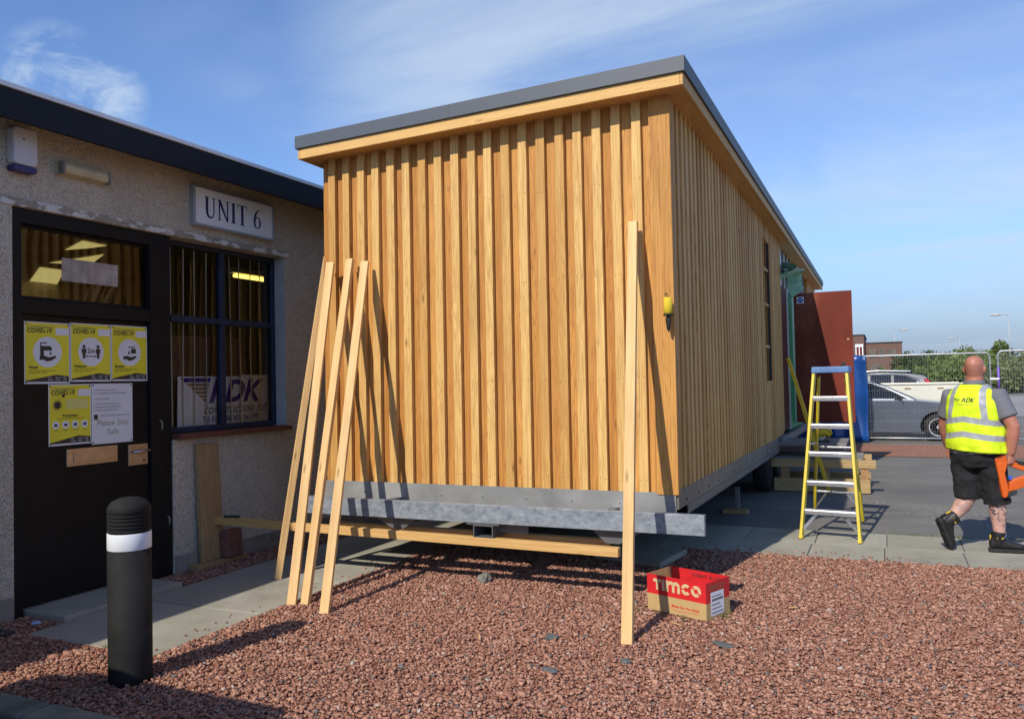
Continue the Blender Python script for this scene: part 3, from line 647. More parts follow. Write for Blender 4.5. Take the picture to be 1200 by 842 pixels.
# --- UNIT 6 sign
us = thing('unit_sign', 'white framed UNIT 6 sign mounted above the window', 'sign', (XW, 6.01, 3.10))
XU = XW + 0.055
b = MB(); b.box(XW, XU - 0.008, 5.47, 6.525, 3.108, 3.472); b.build('panel', M['white'], us)
b = MB()
for (y0, y1, z0, z1) in ((5.465, 6.53, 3.103, 3.127), (5.465, 6.53, 3.453, 3.477), (5.465, 5.49, 3.128, 3.452), (6.505, 6.53, 3.128, 3.452)): b.box(XW - 0.001, XU, y0, y1, z0, z1)
b.build('frame', M['silvertrim'], us, bevel=0.004)
def serif_letters(parent, mat, org, h, gap=0.14):
    cur = [0.0]; ep = [0]
    def put(poly, ox):
        ep[0] += 1
        b.prism([((ox + x) * h, z * h) for x, z in poly], org, YD, ZD, (0.0015 + 0.0002 * (ep[0] % 7), 0, 0))
    def rect(x0, x1, z0, z1, ox): put([(x0, z0), (x1, z0), (x1, z1), (x0, z1)], ox)
    def band(po, pi, ox):
        for i in range(len(po) - 1): put([po[i], po[i + 1], pi[i + 1], pi[i]], ox)
    for ch in "UNIT 6":
        ox = cur[0]; b = MB()
        if ch == 'U':
            rect(.07, .22, .30, 1, ox); rect(.55, .62, .30, 1, ox); rect(0, .29, .965, 1, ox); rect(.46, .70, .965, 1, ox)
            A = [math.pi + math.pi * i / 14 for i in range(15)]
            band([(.345 + .265 * math.cos(a), .30 + .31 * math.sin(a)) for a in A], [(.385 + .165 * math.cos(a), .30 + .23 * math.sin(a)) for a in A], ox); adv = .70
        elif ch == 'N':
            rect(.09, .16, 0, .97, ox); rect(.62, .69, .0, 1, ox); put([(.02, 1), (.21, 1), (.69, 0), (.60, 0)], ox); rect(0, .14, .965, 1, ox); rect(.01, .25, 0, .035, ox); rect(.53, .78, .965, 1, ox); adv = .78
        elif ch == 'I':
            rect(.08, .24, 0, 1, ox); rect(0, .32, 0, .035, ox); rect(0, .32, .965, 1, ox); adv = .32
        elif ch == 'T':
            rect(0, .66, .955, 1, ox); put([(0, .955), (.05, .955), (.015, .78), (0, .78)], ox); put([(.61, .955), (.66, .955), (.66, .78), (.645, .78)], ox); rect(.25, .41, 0, .955, ox); rect(.18, .48, 0, .035, ox); adv = .66
        elif ch == '6':
            A = [2 * math.pi * i / 24 for i in range(25)]
            band([(.26 + .26 * math.cos(a), .31 + .31 * math.sin(a)) for a in A], [(.27 + .14 * math.cos(a), .31 + .265 * math.sin(a)) for a in A], ox)
            po = [(.0, .33), (.01, .5), (.06, .68), (.15, .84), (.27, .94), (.43, 1.0)]; pi = [(.12, .33), (.135, .5), (.18, .66), (.25, .80), (.33, .90), (.44, .97)]
            band(po, pi, ox); adv = .52
        else: cur[0] += .36; continue
        b.build('letter', mat, parent); cur[0] += adv + gap
serif_letters(us, M['navyink'], (XU - 0.0079, 5.60, 3.195), 0.195, 0.115)
# --- alarm box
al = thing('alarm_box', 'white alarm box with indigo lower band high on the wall', 'alarm', (XW, 3.85, 3.2))
def rr_poly(y0, y1, z0, z1, r, n=5):
    P = []
    for (c, d_, a0) in ((y1 - r, z0 + r, -90), (y1 - r, z1 - r, 0), (y0 + r, z1 - r, 90), (y0 + r, z0 + r, 180)):
        for i in range(n + 1):
            a = R(a0 + 90 * i / n); P.append((c + r * math.cos(a), d_ + r * math.sin(a)))
    return P
b = MB(); b.prism(rr_poly(3.770, 3.955, 3.262, 3.535, 0.035), (XW - 0.001, 0, 0), YD, ZD, (0.085, 0, 0)); b.build('case', M['plasticwhite'], al, bevel=0.012, seg=3)
b = MB(); b.prism(rr_poly(3.772, 3.953, 3.212, 3.261, 0.024), (XW - 0.001, 0, 0), YD, ZD, (0.08, 0, 0)); b.build('strobe_lens', M['indigo'], al, bevel=0.010, seg=3)
b = MB(); b.lathe([(0.008, 0), (0.008, 0.003)], (XW + 0.084, 3.845, 3.45), 10, (1, 0, 0)); b.build('screw', M['inkgrey'], al)
# --- bulkhead light
wl_ = thing('wall_light', 'unlit yellowed rectangular wall light beside the alarm box', 'wall light', (XW, 4.36, 3.26))
b = MB(); b.box(XW - 0.001, XW + 0.025, 4.15, 4.575, 3.272, 3.372); b.build('base', M['lens'], wl_, bevel=0.004)
b = MB(); b.prism([(0.026, 3.275), (0.075, 3.285), (0.085, 3.31), (0.085, 3.34), (0.07, 3.368), (0.026, 3.37)], (XW, 4.175, 0), (1, 0, 0), (0, 0, 1), (0, 0.38, 0)); b.build('diffuser', M['lens'], wl_, bevel=0.006)
for (y0, y1) in ((4.152, 4.173), (4.557, 4.577)):
    b = MB(); b.box(XW + 0.0255, XW + 0.09, y0, y1, 3.272, 3.372); b.build('end_cap', M['plinth'], wl_, bevel=0.004)
# --- posters on the door
def corners(parent, y0, y1, z0, z1):
    for y in (y0 + 0.014, y1 - 0.014):
        for z in (z0 + 0.014, z1 - 0.014):
            b = MB(); b.lathe([(0.007, 0), (0.005, 0.003)], (XD + 0.003, y, z), 8, (1, 0, 0)); b.build('drawing_pin', M['ink'], parent)
def rect_on(parent, name, mat, y0, y1, z0, z1, lift):
    b = MB(); b.box(XD + lift - 0.0004, XD + lift, y0, y1, z0, z1); return b.build(name, mat, parent)
def disc_on(parent, name, mat, y, z, r, lift, n=32):
    b = MB(); b.lathe([(r, 0), (r, 0.0004)], (XD + lift, y, z), n, (1, 0, 0)); return b.build(name, mat, parent)
def poster(label, y0, y1, z0, z1, kind):
    w_, h_ = y1 - y0, z1 - z0
    p = thing('poster', label, 'poster', (XD, y0, z0), group='coronavirus notices on the door')
    rect_on(p, 'border', M['paper'], y0, y1, z0, z1, 0.0015)
    rect_on(p, 'sheet', M['yellowposter'], y0 + 0.008, y1 - 0.008, z0 + 0.014, z1 - 0.008, 0.0022)
    b = MB(); zb = z0 + 0.014
    b.prism([(y0 + 0.009, zb), (y1 - 0.009, zb), (y1 - 0.009, zb + 0.09 * h_), (y0 + 0.68 * w_, zb + 0.115 * h_), (y0 + 0.009, zb + 0.02 * h_)], (XD + 0.0023, 0, 0), YD, ZD, (0.0004, 0, 0)); b.build('footer', M['ink'], p)
    for i, (s1, s2) in enumerate((('STAY', 'AWARE'), ('STAY AT', 'HOME'), ('SAVE', 'LIVES'))):
        text(s1, 0.016, M['paper'], p, (XD + 0.0028, y0 + w_ * (0.50 + 0.17 * i), zb + 0.055 * h_), YD, ZD, name='slogan', xs=.8); text(s2, 0.016, M['paper'], p, (XD + 0.0028, y0 + w_ * (0.50 + 0.17 * i), zb + 0.018 * h_), YD, ZD, name='slogan', xs=.8)
    text('Coronavirus', 0.040, M['inkgrey'], p, (XD + 0.0023, y0 + 0.06 * w_, z1 - 0.105 * h_), YD, ZD, name='heading')
    text('COVID-19', 0.044, M['ink'], p, (XD + 0.0023, y0 + 0.06 * w_, z1 - 0.175 * h_), YD, ZD, bold=0.0012, name='heading')
    rect_on(p, 'blank_panel', M['paper'], y0 + 0.68 * w_, y1 - 0.011, z1 - 0.20 * h_, z1 - 0.085 * h_, 0.0027)
    yc = y0 + 0.5 * w_
    if kind < 3:
        zc = z0 + 0.515 * h_; disc_on(p, 'circle', M['paper'], yc, zc, 0.315 * w_, 0.0023)
        b = MB(); L_ = (XD + 0.0028, 0, 0); T_ = (0.0005, 0, 0); u = 0.315 * w_
        def pg(pts): b.prism([(yc + x * u, zc + z * u) for x, z in pts], L_, YD, ZD, T_)
        if kind == 0:
            pg([(-.52, .62), (-.05, .62), (-.05, .55), (-.44, .55), (-.44, .40), (.18, .40), (.30, .28), (.30, .10), (-.26, .10), (-.26, -.32), (-.52, -.32)])
            pg([(.12, -.12), (.20, .06), (.28, -.12), (.20, -.2)])
        if kind == 2:
            pg([(-.12, .44), (.5, .44), (.5, .36), (-.12, .36)]); pg([(.16, .30), (.50, .30), (.56, .2), (.56, -.06), (.12, -.06), (.12, .2)]); pg([(-.16, -.06), (-.06, .18), (.04, -.06), (-.06, -.14)])
        if kind in (0, 2):
            pg([(-.56, -.28), (-.18, -.24), (.06, -.34), (.26, -.30), (.58, -.22), (.60, -.34), (.30, -.54), (-.02, -.62), (-.30, -.50), (-.56, -.52)])
        if kind == 1:
            for s_ in (-.55, .55):
                pg([(s_ - .17, .22), (s_ + .17, .22), (s_ + .19, -.08), (s_ + .12, -.08), (s_ + .10, -.46), (s_ - .10, -.46), (s_ - .12, -.08), (s_ - .19, -.08)])
                b.lathe([(u * .12, 0), (u * .12, .0005)], (XD + 0.0028, yc + s_ * u, zc + .36 * u), 14, (1, 0, 0))
            pg([(-.32, -.28), (.32, -.28), (.32, -.34), (-.32, -.34)]); pg([(-.42, -.31), (-.30, -.22), (-.30, -.40)]); pg([(.42, -.31), (.30, -.22), (.30, -.40)])
            text('2m', 0.055, M['ink'], p, (XD + 0.0028, yc, zc - 0.02 * h_), YD, ZD, bold=0.001, align='CENTER', name='caption')
        b.build('pictogram', M['ink'], p)
        text(('Wash', 'Distance', 'Sanitise')[kind], 0.030, M['ink'], p, (XD + 0.0023, y0 + 0.09 * w_, z0 + 0.245 * h_), YD, ZD, bold=.0008, name='caption')
        for i in range(2): text(('wash your hands regularly for at least', 'stay at least two metres away from', 'use hand sanitiser often when you enter')[kind] if i == 0 else 'twenty seconds and often', 0.0155, M['ink'], p, (XD + 0.0023, y0 + 0.09 * w_, z0 + (0.205 - 0.035 * i) * h_), YD, ZD, name='small_print', xs=.9)
    else:
        zc = z0 + 0.66 * h_; b = MB(); y_ = y0 + 0.20 * w_
        b.lathe([(0.028, 0), (0.028, .0005)], (XD + 0.0024, y_, zc), 16, (1, 0, 0))
        for i in range(12):
            a = R(30 * i); b.bar((XD + 0.0026, y_ + 0.024 * math.cos(a), zc + 0.024 * math.sin(a)), (XD + 0.0026, y_ + 0.042 * math.cos(a), zc + 0.042 * math.sin(a)), 0.006, 0.0006, (1, 0, 0))
        b.lathe([(0.013, 0), (0.013, .0005)], (XD + 0.0024, y_ + 0.05, zc + 0.07), 12, (1, 0, 0)); b.build('pictogram', M['ink'], p)
        rect_on(p, 'pale_panel', M['paleyellow'], y0 + 0.40 * w_, y0 + 0.92 * w_, z0 + 0.59 * h_, z0 + 0.755 * h_, 0.0027)
        text('Prevention', 0.030, M['ink'], p, (XD + 0.0023, yc, z0 + 0.465 * h_), YD, ZD, bold=.0008, align='CENTER', name='caption')
        text('a number of simple steps can help protect you', 0.0155, M['ink'], p, (XD + 0.0023, yc, z0 + 0.43 * h_), YD, ZD, align='CENTER', name='small_print', xs=.8)
        for i, t_ in enumerate(('wash', 'distance', 'sanitise', 'cover')):
            y_ = y0 + w_ * (0.16 + 0.225 * i); disc_on(p, 'circle', M['paper'], y_, z0 + 0.335 * h_, 0.030, 0.0023, 20)
            b = MB(); b.prism([(y_ - .016, z0 + .335 * h_ - .006), (y_ + .012, z0 + .335 * h_ - .012), (y_ + .016, z0 + .335 * h_ + .004 * i), (y_ + .002, z0 + .335 * h_ + .012), (y_ - .014, z0 + .335 * h_ + .004)], (XD + 0.0028, 0, 0), YD, ZD, T0); b.build('pictogram', M['ink'], p)
            text(t_, 0.015, M['ink'], p, (XD + 0.0023, y_, z0 + 0.24 * h_), YD, ZD, align='CENTER', name='caption')
    corners(p, y0, y1, z0, z1)
T0 = (0.0005, 0, 0)
poster('yellow hand washing notice with tap pictogram, left of the top row on black door', 3.925, 4.292, 1.678, 2.141, 0)
poster('yellow notice showing two figures two metres apart in the middle of the top row', 4.297, 4.660, 1.690, 2.150, 1)
poster('yellow sanitiser notice with bottle and hand pictogram at right end of top row', 4.664, 5.020, 1.692, 2.152, 2)
poster('yellow prevention notice with virus pictogram and four small circles below the top row', 4.113, 4.476, 1.203, 1.672, 3)
p = thing('notice', 'white typed sheet with pale Please Stay Safe wording pinned on black door', 'notice', (XD, 4.48, 1.19))
rect_on(p, 'sheet', M['paper'], 4.480, 4.866, 1.188, 1.673, 0.0016)
for i, z in enumerate((1.615, 1.59, 1.545, 1.505, 1.48, 1.455)):
    text(('1  Please wear a face covering', 'and use the sanitiser provided in the hallway', '2  Keep your distance', '3  Do not enter if you feel unwell', 'or have been told to isolate at home', '4  Deliveries call the office first')[i], 0.019, M['inkgrey'], p, (XD + 0.0019, 4.498, z), YD, ZD, name='small_print', xs=.9)
text('thank you for helping to keep everyone well', 0.018, M['inkgrey'], p, (XD + 0.0019, 4.56, 1.41), YD, ZD, name='small_print', xs=.85)
b = MB(); b.prism([(4.5, 1.385), (4.535, 1.385), (4.535, 1.425), (4.5, 1.425)], (XD + 0.0018, 0, 0), YD, ZD, T0); b.build('mark', M['ink'], p)
text('Please Stay', 0.068, M['inkpale'], p, (XD + 0.0019, 4.675, 1.335), YD, ZD, bold=.0008, align='CENTER'); text('Safe', 0.068, M['inkpale'], p, (XD + 0.0019, 4.675, 1.262), YD, ZD, bold=.0008, align='CENTER')
corners(p, 4.480, 4.866, 1.188, 1.673)
# --- things at the wall foot
b = MB(); b.hexa([(XW + 0.045, 5.49, 0.055), (XW + 0.095, 5.49, 0.055), (XW + 0.095, 5.745, 0.055), (XW + 0.045, 5.745, 0.055)], [(XW + 0.004, 5.475, 1.115), (XW + 0.05, 5.475, 1.115), (XW + 0.05, 5.735, 1.105), (XW + 0.004, 5.735, 1.105)])
tag(b.build('wooden_board', M['oldwood'], bevel=0.005), 'wide knotty board standing upright against the roughcast under the window', 'board')
b = MB(); b.box(XW + 0.03, XW + 0.15, 5.38, 5.98, 0.003, 0.052); tag(b.build('timber_block', M['oldwood'], bevel=0.005), 'short flat timber offcut lying under the upright board', 'timber')
bk = MB(); bk.box(-0.05, 0.05, -0.105, 0.105, 0, 0.255); o = bk.build('brick', M['brick'], bevel=0.018, seg=3); o.location = (-5.55, 5.79, 0.053); o.rotation_euler = (R(-3), R(-7), R(5))
tag(o, 'worn red brick block stood on the timber beside the upright board', 'brick')
b = MB(); b.box(-5.60, -5.0, 3.25, 3.55, -0.002, 0.012)
gr = thing('drain_cover', 'dark drain grate by the wall foot at the left edge', 'drain', (-5.5, 3.42, 0))
b = MB(); b.box(-5.68, -5.34, 3.20, 3.24, 0, 0.02); b.box(-5.68, -5.34, 3.54, 3.58, 0, 0.02); b.box(-5.68, -5.645, 3.241, 3.539, 0, 0.02); b.box(-5.375, -5.34, 3.241, 3.539, 0, 0.02); b.build('frame', M['darksteel'], gr)
b = MB(); [b.box(-5.644, -5.376, 3.25 + 0.032 * i, 3.264 + 0.032 * i, 0.001, 0.016) for i in range(9)]; b.build('grating', M['darksteel'], gr)
b = MB(); b.lathe([(0.001, 0.02), (0.02, 0.022), (0.032, 0.012), (0.034, 0)], (-5.42, 3.78, 0.004), 14); tag(b.build('bottle_cap', pbr('pale blue plastic', (0.35, 0.42, 0.6), 0.3), smooth=True), 'pale blue plastic cap by the door frame foot', 'litter')

# ================================================================== THE TIMBER CABIN ON ITS TRAILER
# local frame: x from -3.2 (left) to 0 (right corner), y 0 (front) to 14.1 (far), z up from the ground
CW, CL = 3.20, 14.1
cab = thing('timber_cabin', 'larch clad cabin with grey roof edge standing on a steel trailer', 'cabin', (-1.40, 5.908, 0), (-0.0095, 0, 0))
def cb(mb, name, mat, **k): return mb.build(name, mat, k.pop('parent', cab), local=True, **k)
def ztop(x): return 3.924 + (x - 0.16) * 0.0229          # top of the metal trim
PITCHB = CW / 20.4
# front: boards then battens
b = MB(); b2 = MB(); nb = MB()
for i in range(21):
    x0 = -CW + 0.02 + (i - 0.5) * PITCHB; x1 = x0 + PITCHB
    x0 = max(x0, -CW + 0.004); x1 = min(x1, -0.004)
    if x1 - x0 < 0.02: continue
    b.box(x0 + 0.001, x1 - 0.001, 0.043, 0.062, 0.765 + random.uniform(-.004, .004), ztop(x0) - 0.16)
xb = [-CW + 0.088 + i * PITCHB for i in range(19)]
for x in xb:
    w_ = 0.074 + random.uniform(-0.004, 0.004); dx = random.uniform(-0.006, 0.006); dz = random.uniform(-0.014, 0.004)
    b2.box(x + dx, x + dx + w_, 0.0, 0.042, 0.758 + dz, ztop(x) - 0.17)
    for zr in (0.86, 1.62, 2.42, 3.12):
        for q in (0.2, 0.8):
            zz_ = zr + random.uniform(-.012, .012)
            nb.lathe([(0.0036, 0), (0.0036, 0.0012)], (x + dx + w_ * q, 0.0002, zz_), 6, (0, -1, 0))
b.box(-0.150, 0.010, -0.012, 0.0425, 0.762, ztop(-0.1) - 0.165)      # corner board
cb(b, 'front_boards', M['clad'], bevel=0.0015, seg=1); cb(b2, 'front_battens', M['batten'], bevel=0.003)
o = cb(nb, 'nail_heads', M['ink']); o['kind'] = 'stuff'
# sides
def side(xf, sgn, y0, y1, holes, names):
    b = MB(); b2 = MB(); y = y0 + 0.01; i = 0
    while y < y1 - 0.02:
        ye = min(y + PITCHB, y1); ym = (y + ye) / 2
        zt = ztop(xf) - 0.16
        segs = [(0.765, zt)]
        for (ha, hb, za, zb) in holes:
            if ha - 0.02 < ym < hb + 0.02: segs = [(0.765, za), (zb, zt)] if za > 0.8 else [(zb, zt)]
        for (za, zb) in segs:
            if zb - za < 0.05: continue
            xa, xb_ = sorted((xf - sgn * 0.060, xf - sgn * 0.041)); b.box(xa, xb_, y + 0.001, ye - 0.001, za, zb)
            xa, xb_ = sorted((xf - sgn * 0.040, xf)); yy = y + 0.035 + random.uniform(-.005, .005)
            if yy + 0.085 < y1: b2.box(xa, xb_, yy, yy + 0.083 + random.uniform(-.004, .004), za - random.uniform(0, .008) * (za < 0.8), zb)
        y = ye; i += 1
    cb(b, names[0], M['clad'], bevel=0.0015, seg=1); cb(b2, names[1], M['batten'], bevel=0.003)
SLIT = (5.16, 5.74, 1.60, 3.50)
side(0.0, 1, 0.045, 6.98, [SLIT], ('side_boards', 'side_battens'))
side(0.0, 1, 11.9, CL - 0.05, [], ('rear_side_boards', 'rear_side_battens'))
side(-CW, -1, 0.065, CL - 0.05, [], ('left_side_boards', 'left_side_battens'))
b = MB(); b.box(-CW + 0.01, -0.01, CL - 0.05, CL, 0.765, 3.74); cb(b, 'rear_wall', M['clad'])
# narrow window slot
sw = cb(MB().box(-0.26, -0.20, SLIT[0] - 0.02, SLIT[1] + 0.02, SLIT[2] - 0.02, SLIT[3] + 0.02), 'window', M['darkglass'])
b = MB(); b.box(-0.20, -0.004, SLIT[1] - 0.012, SLIT[1] + 0.012, SLIT[2], SLIT[3]); cb(b, 'window_reveal', M['ink'], parent=sw)  # reveal coloured near black to stand for the shade inside the slot
b = MB(); b.box(-0.02, 0.004, SLIT[1] + 0.0125, SLIT[1] + 0.05, SLIT[2], SLIT[3]); b.box(-0.05, 0.004, SLIT[0] - 0.04, SLIT[0] - 0.001, SLIT[2], SLIT[3]); b.box(-0.05, 0.006, SLIT[0], SLIT[1], SLIT[2] - 0.03, SLIT[2] - 0.001)
for z in (2.05, 2.62, 3.1): b.box(-0.05, -0.02, SLIT[0], SLIT[1], z, z + 0.035)
cb(b, 'window_frame', M['batten'], parent=sw, bevel=0.003)
# roof
b = MB(); b.hexa([(-CW - 0.08, -0.14, ztop(-CW - .08) - 0.17), (0.15, -0.14, ztop(0.15) - 0.17), (0.15, CL + 0.14, ztop(.15) - 0.17), (-CW - 0.08, CL + 0.14, ztop(-CW - .08) - 0.17)],
                 [(-CW - 0.08, -0.14, ztop(-CW - .08) - 0.012), (0.15, -0.14, ztop(0.15) - 0.012), (0.15, CL + 0.14, ztop(.15) - 0.012), (-CW - 0.08, CL + 0.14, ztop(-CW - .08) - 0.012)])
cb(b, 'roof', M['flash'])
def sloped(b, xa, xb_, ya, yb, lo, hi):
    b.hexa([(xa, ya, ztop(xa) - lo), (xb_, ya, ztop(xb_) - lo), (xb_, yb, ztop(xb_) - lo), (xa, yb, ztop(xa) - lo)], [(xa, ya, ztop(xa) - hi), (xb_, ya, ztop(xb_) - hi), (xb_, yb, ztop(xb_) - hi), (xa, yb, ztop(xa) - hi)])
b = MB(); sloped(b, -CW - 0.082, 0.128, -0.175, -0.150, 0.203, 0.112); cb(b, 'front_fascia', M['clad_x'], bevel=0.003)
b = MB(); sloped(b, 0.1285, 0.152, -0.175, CL + 0.15, 0.203, 0.112); cb(b, 'side_fascia', M['clad_y'], bevel=0.003)
b = MB(); sloped(b, -CW - 0.082, -CW - 0.107, -0.175, CL + 0.15, 0.203, 0.112); cb(b, 'left_fascia', M['clad_y'], bevel=0.003)
b = MB(); sloped(b, -CW - 0.08, 0.127, -0.149, 0.066, 0.195, 0.172); sloped(b, -0.066, 0.127, 0.067, CL + 0.1, 0.195, 0.172); sloped(b, -CW - 0.081, -CW + 0.066, 0.067, CL + 0.1, 0.195, 0.172); cb(b, 'soffit', M['clad_y'])
b = MB(); sloped(b, -CW - 0.125, -1.75, -0.195, -0.178, 0.112, 0.0); sloped(b, -1.7495, 0.17, -0.196, -0.178, 0.112, 0.0)
sloped(b, 0.1535, 0.171, -0.177, CL + 0.17, 0.112, 0.0); sloped(b, -CW - 0.126, -CW - 0.109, -0.177, CL + 0.17, 0.112, 0.0)
sloped(b, -CW - 0.108, 0.153, -0.177, -0.02, 0.010, 0.002)
cb(b, 'roof_trim', M['flash'], bevel=0.002)
# unfinished bay by the door
b = MB(); b.box(-0.10, -0.005, 6.985, 7.10, 0.83, 3.70); b.box(-0.10, -0.004, 6.70, 6.86, 0.78, 3.715) if False else None
cb(b, 'end_post', M['batten'], bevel=0.004)
b = MB(); b.box(-0.12, -0.06, 7.101, 11.9, 3.10, 3.73); cb(b, 'insulation', M['foil'])
b = MB()
for i in range(9): y = 7.30 + i * 0.52; b.box(-0.0595, -0.03, y, y + 0.05, 3.12, 3.73)
cb(b, 'counter_batten', M['greydeck'])
b = MB(); b.box(-0.12, -0.03, 8.062, 11.9, 0.80, 3.099); cb(b, 'membrane', M['greenfilm'])
b = MB(); b.box(-0.11, -0.02, 7.101, 8.00, 0.84, 3.10); dl = cb(b, 'door_leaf', M['redleaf'], bevel=0.004)
b = MB(); b.box(-0.12, 0.0, 8.001, 8.06, 0.82, 3.12); cb(b, 'door_jamb', M['alu'])
# loose film hanging from the eaves
b = MB(); nu, nv = 16, 9; rings = []
for i in range(nu + 1):
    t = i / nu; y = 7.20 + 1.55 * t; row = []
    for j in range(nv + 1):
        s_ = j / nv; x = -0.03 + 0.22 * math.sin(s_ * 3.1) + 0.05 * math.sin(t * 17 + s_ * 4) + 0.04 * math.sin(t * 31)
        z = 3.46 - s_ * (0.14 + 0.09 * math.sin(t * 7 + 1) + 0.05 * math.sin(23 * t)) - 0.10 * t + 0.10 * (t > .5) * math.sin(t * 12)
        row.append((x, y, z))
    rings.append(row)
b.loft(rings, caps=False, closed=False)
o = cb(b, 'loose_film', pbr('pale green film', (0.30, 0.60, 0.45), 0.3, 0, 0.35, 8, 0.6, 14), smooth=False)
# open plywood door, swung out square to the wall
b = MB(); b.box(-0.005, 0.935, 9.02, 9.055, 0.885, 3.13); od = cb(b, 'open_door', M['redply'], bevel=0.003)
b = MB(); b.box(0.05, 0.165, 9.0165, 9.0198, 2.95, 3.065); stk = cb(b, 'sticker', M['white'], parent=od)
b = MB(); b.lathe([(0.048, 0), (0.048, 0.0012)], (0.1075, 9.0163, 3.0075), 24, (0, -1, 0)); cb(b, 'sticker_disc', pbr('sign blue', (0.02, 0.07, 0.34), 0.4, 0, 0), parent=od)
for (x, z) in ((-.012, .012), (-.012, -.004)):
    b = MB(); b.box(0.1075 - 0.028, 0.1075 + 0.028, 9.0143, 9.0149, 3.0075 + z - .002, 3.0075 + z + .004); cb(b, 'sticker_text', M['white'], parent=od)
b = MB(); b.lathe([(0.018, 0), (0.018, 0.002), (0.011, 0.003), (0.011, 0.001)], (0.86, 9.0185, 2.30), 14, (0, -1, 0)); cb(b, 'lock_hole', M['card'], parent=od)
b = MB(); b.box(0.40, 0.60, 9.017, 9.0185, 1.22, 1.26); 
# steel skirt and chassis
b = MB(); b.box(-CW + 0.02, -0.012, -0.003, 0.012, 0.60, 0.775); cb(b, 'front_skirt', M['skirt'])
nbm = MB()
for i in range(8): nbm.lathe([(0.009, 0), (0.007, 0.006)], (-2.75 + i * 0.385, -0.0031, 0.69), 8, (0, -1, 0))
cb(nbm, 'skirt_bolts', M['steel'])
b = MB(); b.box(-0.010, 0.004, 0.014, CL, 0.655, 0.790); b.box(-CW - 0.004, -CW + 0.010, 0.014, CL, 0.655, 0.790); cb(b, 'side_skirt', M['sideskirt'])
nbm = MB()
for i in range(16): nbm.lathe([(0.010, 0), (0.008, 0.006)], (0.0042, 0.28 + i * 0.42, 0.70), 8, (1, 0, 0))
cb(nbm, 'side_bolts', M['darksteel'])
b = MB(); b.box(0.0, 0.008, 0.30, 6.2, 0.585, 0.654); b.box(-0.20, 0.0, 0.30, 6.2, 0.580, 0.585); b.box(-0.01, 0.06, 6.2, CL, 0.72, 0.80); cb(b, 'side_channel', M['plate'])
b = MB(); b.box(-CW + 0.03, -0.03, 0.02, CL - 0.02, 0.656, 0.76); cb(b, 'floor_deck', M['darksteel'])
b = MB(); b.box(-3.265, 0.24, -0.254, -0.248, 0.520, 0.661); b.box(-3.265, 0.24, -0.247, -0.19, 0.655, 0.661); b.box(-3.265, 0.24, -0.247, -0.20, 0.520, 0.526); b.box(0.234, 0.24, -0.247, -0.20, 0.527, 0.654); cb(b, 'front_beam', M['galv'], bevel=0.0015)
for x in (-2.42, -0.50):
    b = MB(); b.prism([(-0.20, 0.52), (-0.02, 0.415), (CL - 0.5, 0.36), (CL - 0.5, 0.655), (-0.20, 0.655)], (x, 0, 0), (0, 1, 0), (0, 0, 1), (0.055, 0, 0)); cb(b, 'chassis_rail', M['plate'])
b = MB(); pl = [(-2.54, .519), (-2.10, .519), (-2.26, .415), (-2.36, .425)]
b.prism(pl, (0, -0.18, 0), (1, 0, 0), (0, 0, 1), (0, 0.012, 0)); cb(b, 'gusset_plate', M['plate']); b = MB(); b.prism([(-0.62, .519), (-0.20, .519), (-0.40, .412), (-0.50, .415)], (0, -0.18, 0), (1, 0, 0), (0, 0, 1), (0, 0.012, 0)); cb(b, 'gusset_plate', M['plate'])
b = MB()   # hollow draw socket
xa, xb_, za, zb = -1.555, -1.385, 0.405, 0.505
b.box(xa, xb_, -0.26, 0.3, zb - .008, zb); b.box(xa, xb_, -0.26, 0.3, za, za + .008); b.box(xa, xa + .008, -0.26, 0.3, za + .009, zb - .009); b.box(xb_ - .008, xb_, -0.26, 0.3, za + .009, zb - .009); b.box(xa - 0.06, xb_ + 0.05, -0.255, -0.05, 0.5055, 0.5165)
b.box(xb_, xb_ + 0.25, -0.16, -0.14, 0.44, 0.505)
cb(b, 'tow_socket', M['plate'])
for y in (6.02, 6.98):
    for x in (-0.20, -3.0):
        w_ = bpy.data.objects.new('wheel', None); COL.objects.link(w_); w_.parent = cab; w_.location = (x, y, 0.33 + 0.0095 * y)
        sx = 1 if x > -1 else -1
        b = MB(); b.lathe([(0.20, -0.11), (0.30, -0.105), (0.328, -0.08), (0.33, 0), (0.328, 0.08), (0.30, 0.105), (0.20, 0.11)], (0, 0, 0), 28, (1, 0, 0)); b.build('tyre', M['rubber'], w_, local=True, smooth=True)
        b = MB(); b.lathe([(0.198, -0.06), (0.198, 0.085), (0.17, 0.09), (0.15, 0.03), (0.07, 0.035), (0.06, 0.085), (0.001, 0.09)], (0, 0, 0), 24, (sx, 0, 0)); b.build('rim', M['white'], w_, local=True, smooth=True)
    b = MB(); b.bar((-2.9, y, 0.33 + .0095 * y), (-0.32, y, 0.33 + .0095 * y), 0.07, 0.07); cb(b, 'axle', M['darksteel'])

# ---- things on and round the cabin
def lean(name, label, foot, top, w, t, cat='timber', grp=None, roll=0.0):
    """a squared length of timber standing at foot and leaning to top"""
    foot, top = Vector(foot), Vector(top); d_ = top - foot; L_ = d_.length
    z = d_.normalized(); x = Vector((1, 0, 0)); x = (x - z * x.dot(z)).normalized(); y = z.cross(x)
    mt_ = Matrix((x, y, z)).transposed() @ Matrix.Rotation(roll, 3, 'Z')
    b = MB(); b.box(-w / 2, w / 2, -t / 2, t / 2, 0, L_)
    o = b.build(name, M['stud'], None, local=True, bevel=0.003); o.location = foot; o.rotation_euler = mt_.to_euler()
    return tag(o, label, cat, grp)
G = 'loose studs leaning on the cabin'
lean('timber_stud', 'leftmost leaning stud, set against the cabin corner beside the workshop wall', (-4.684, 5.40, 0.0), (-4.628, 6.06, 2.80), 0.056, 0.038, grp=G, roll=R(50))
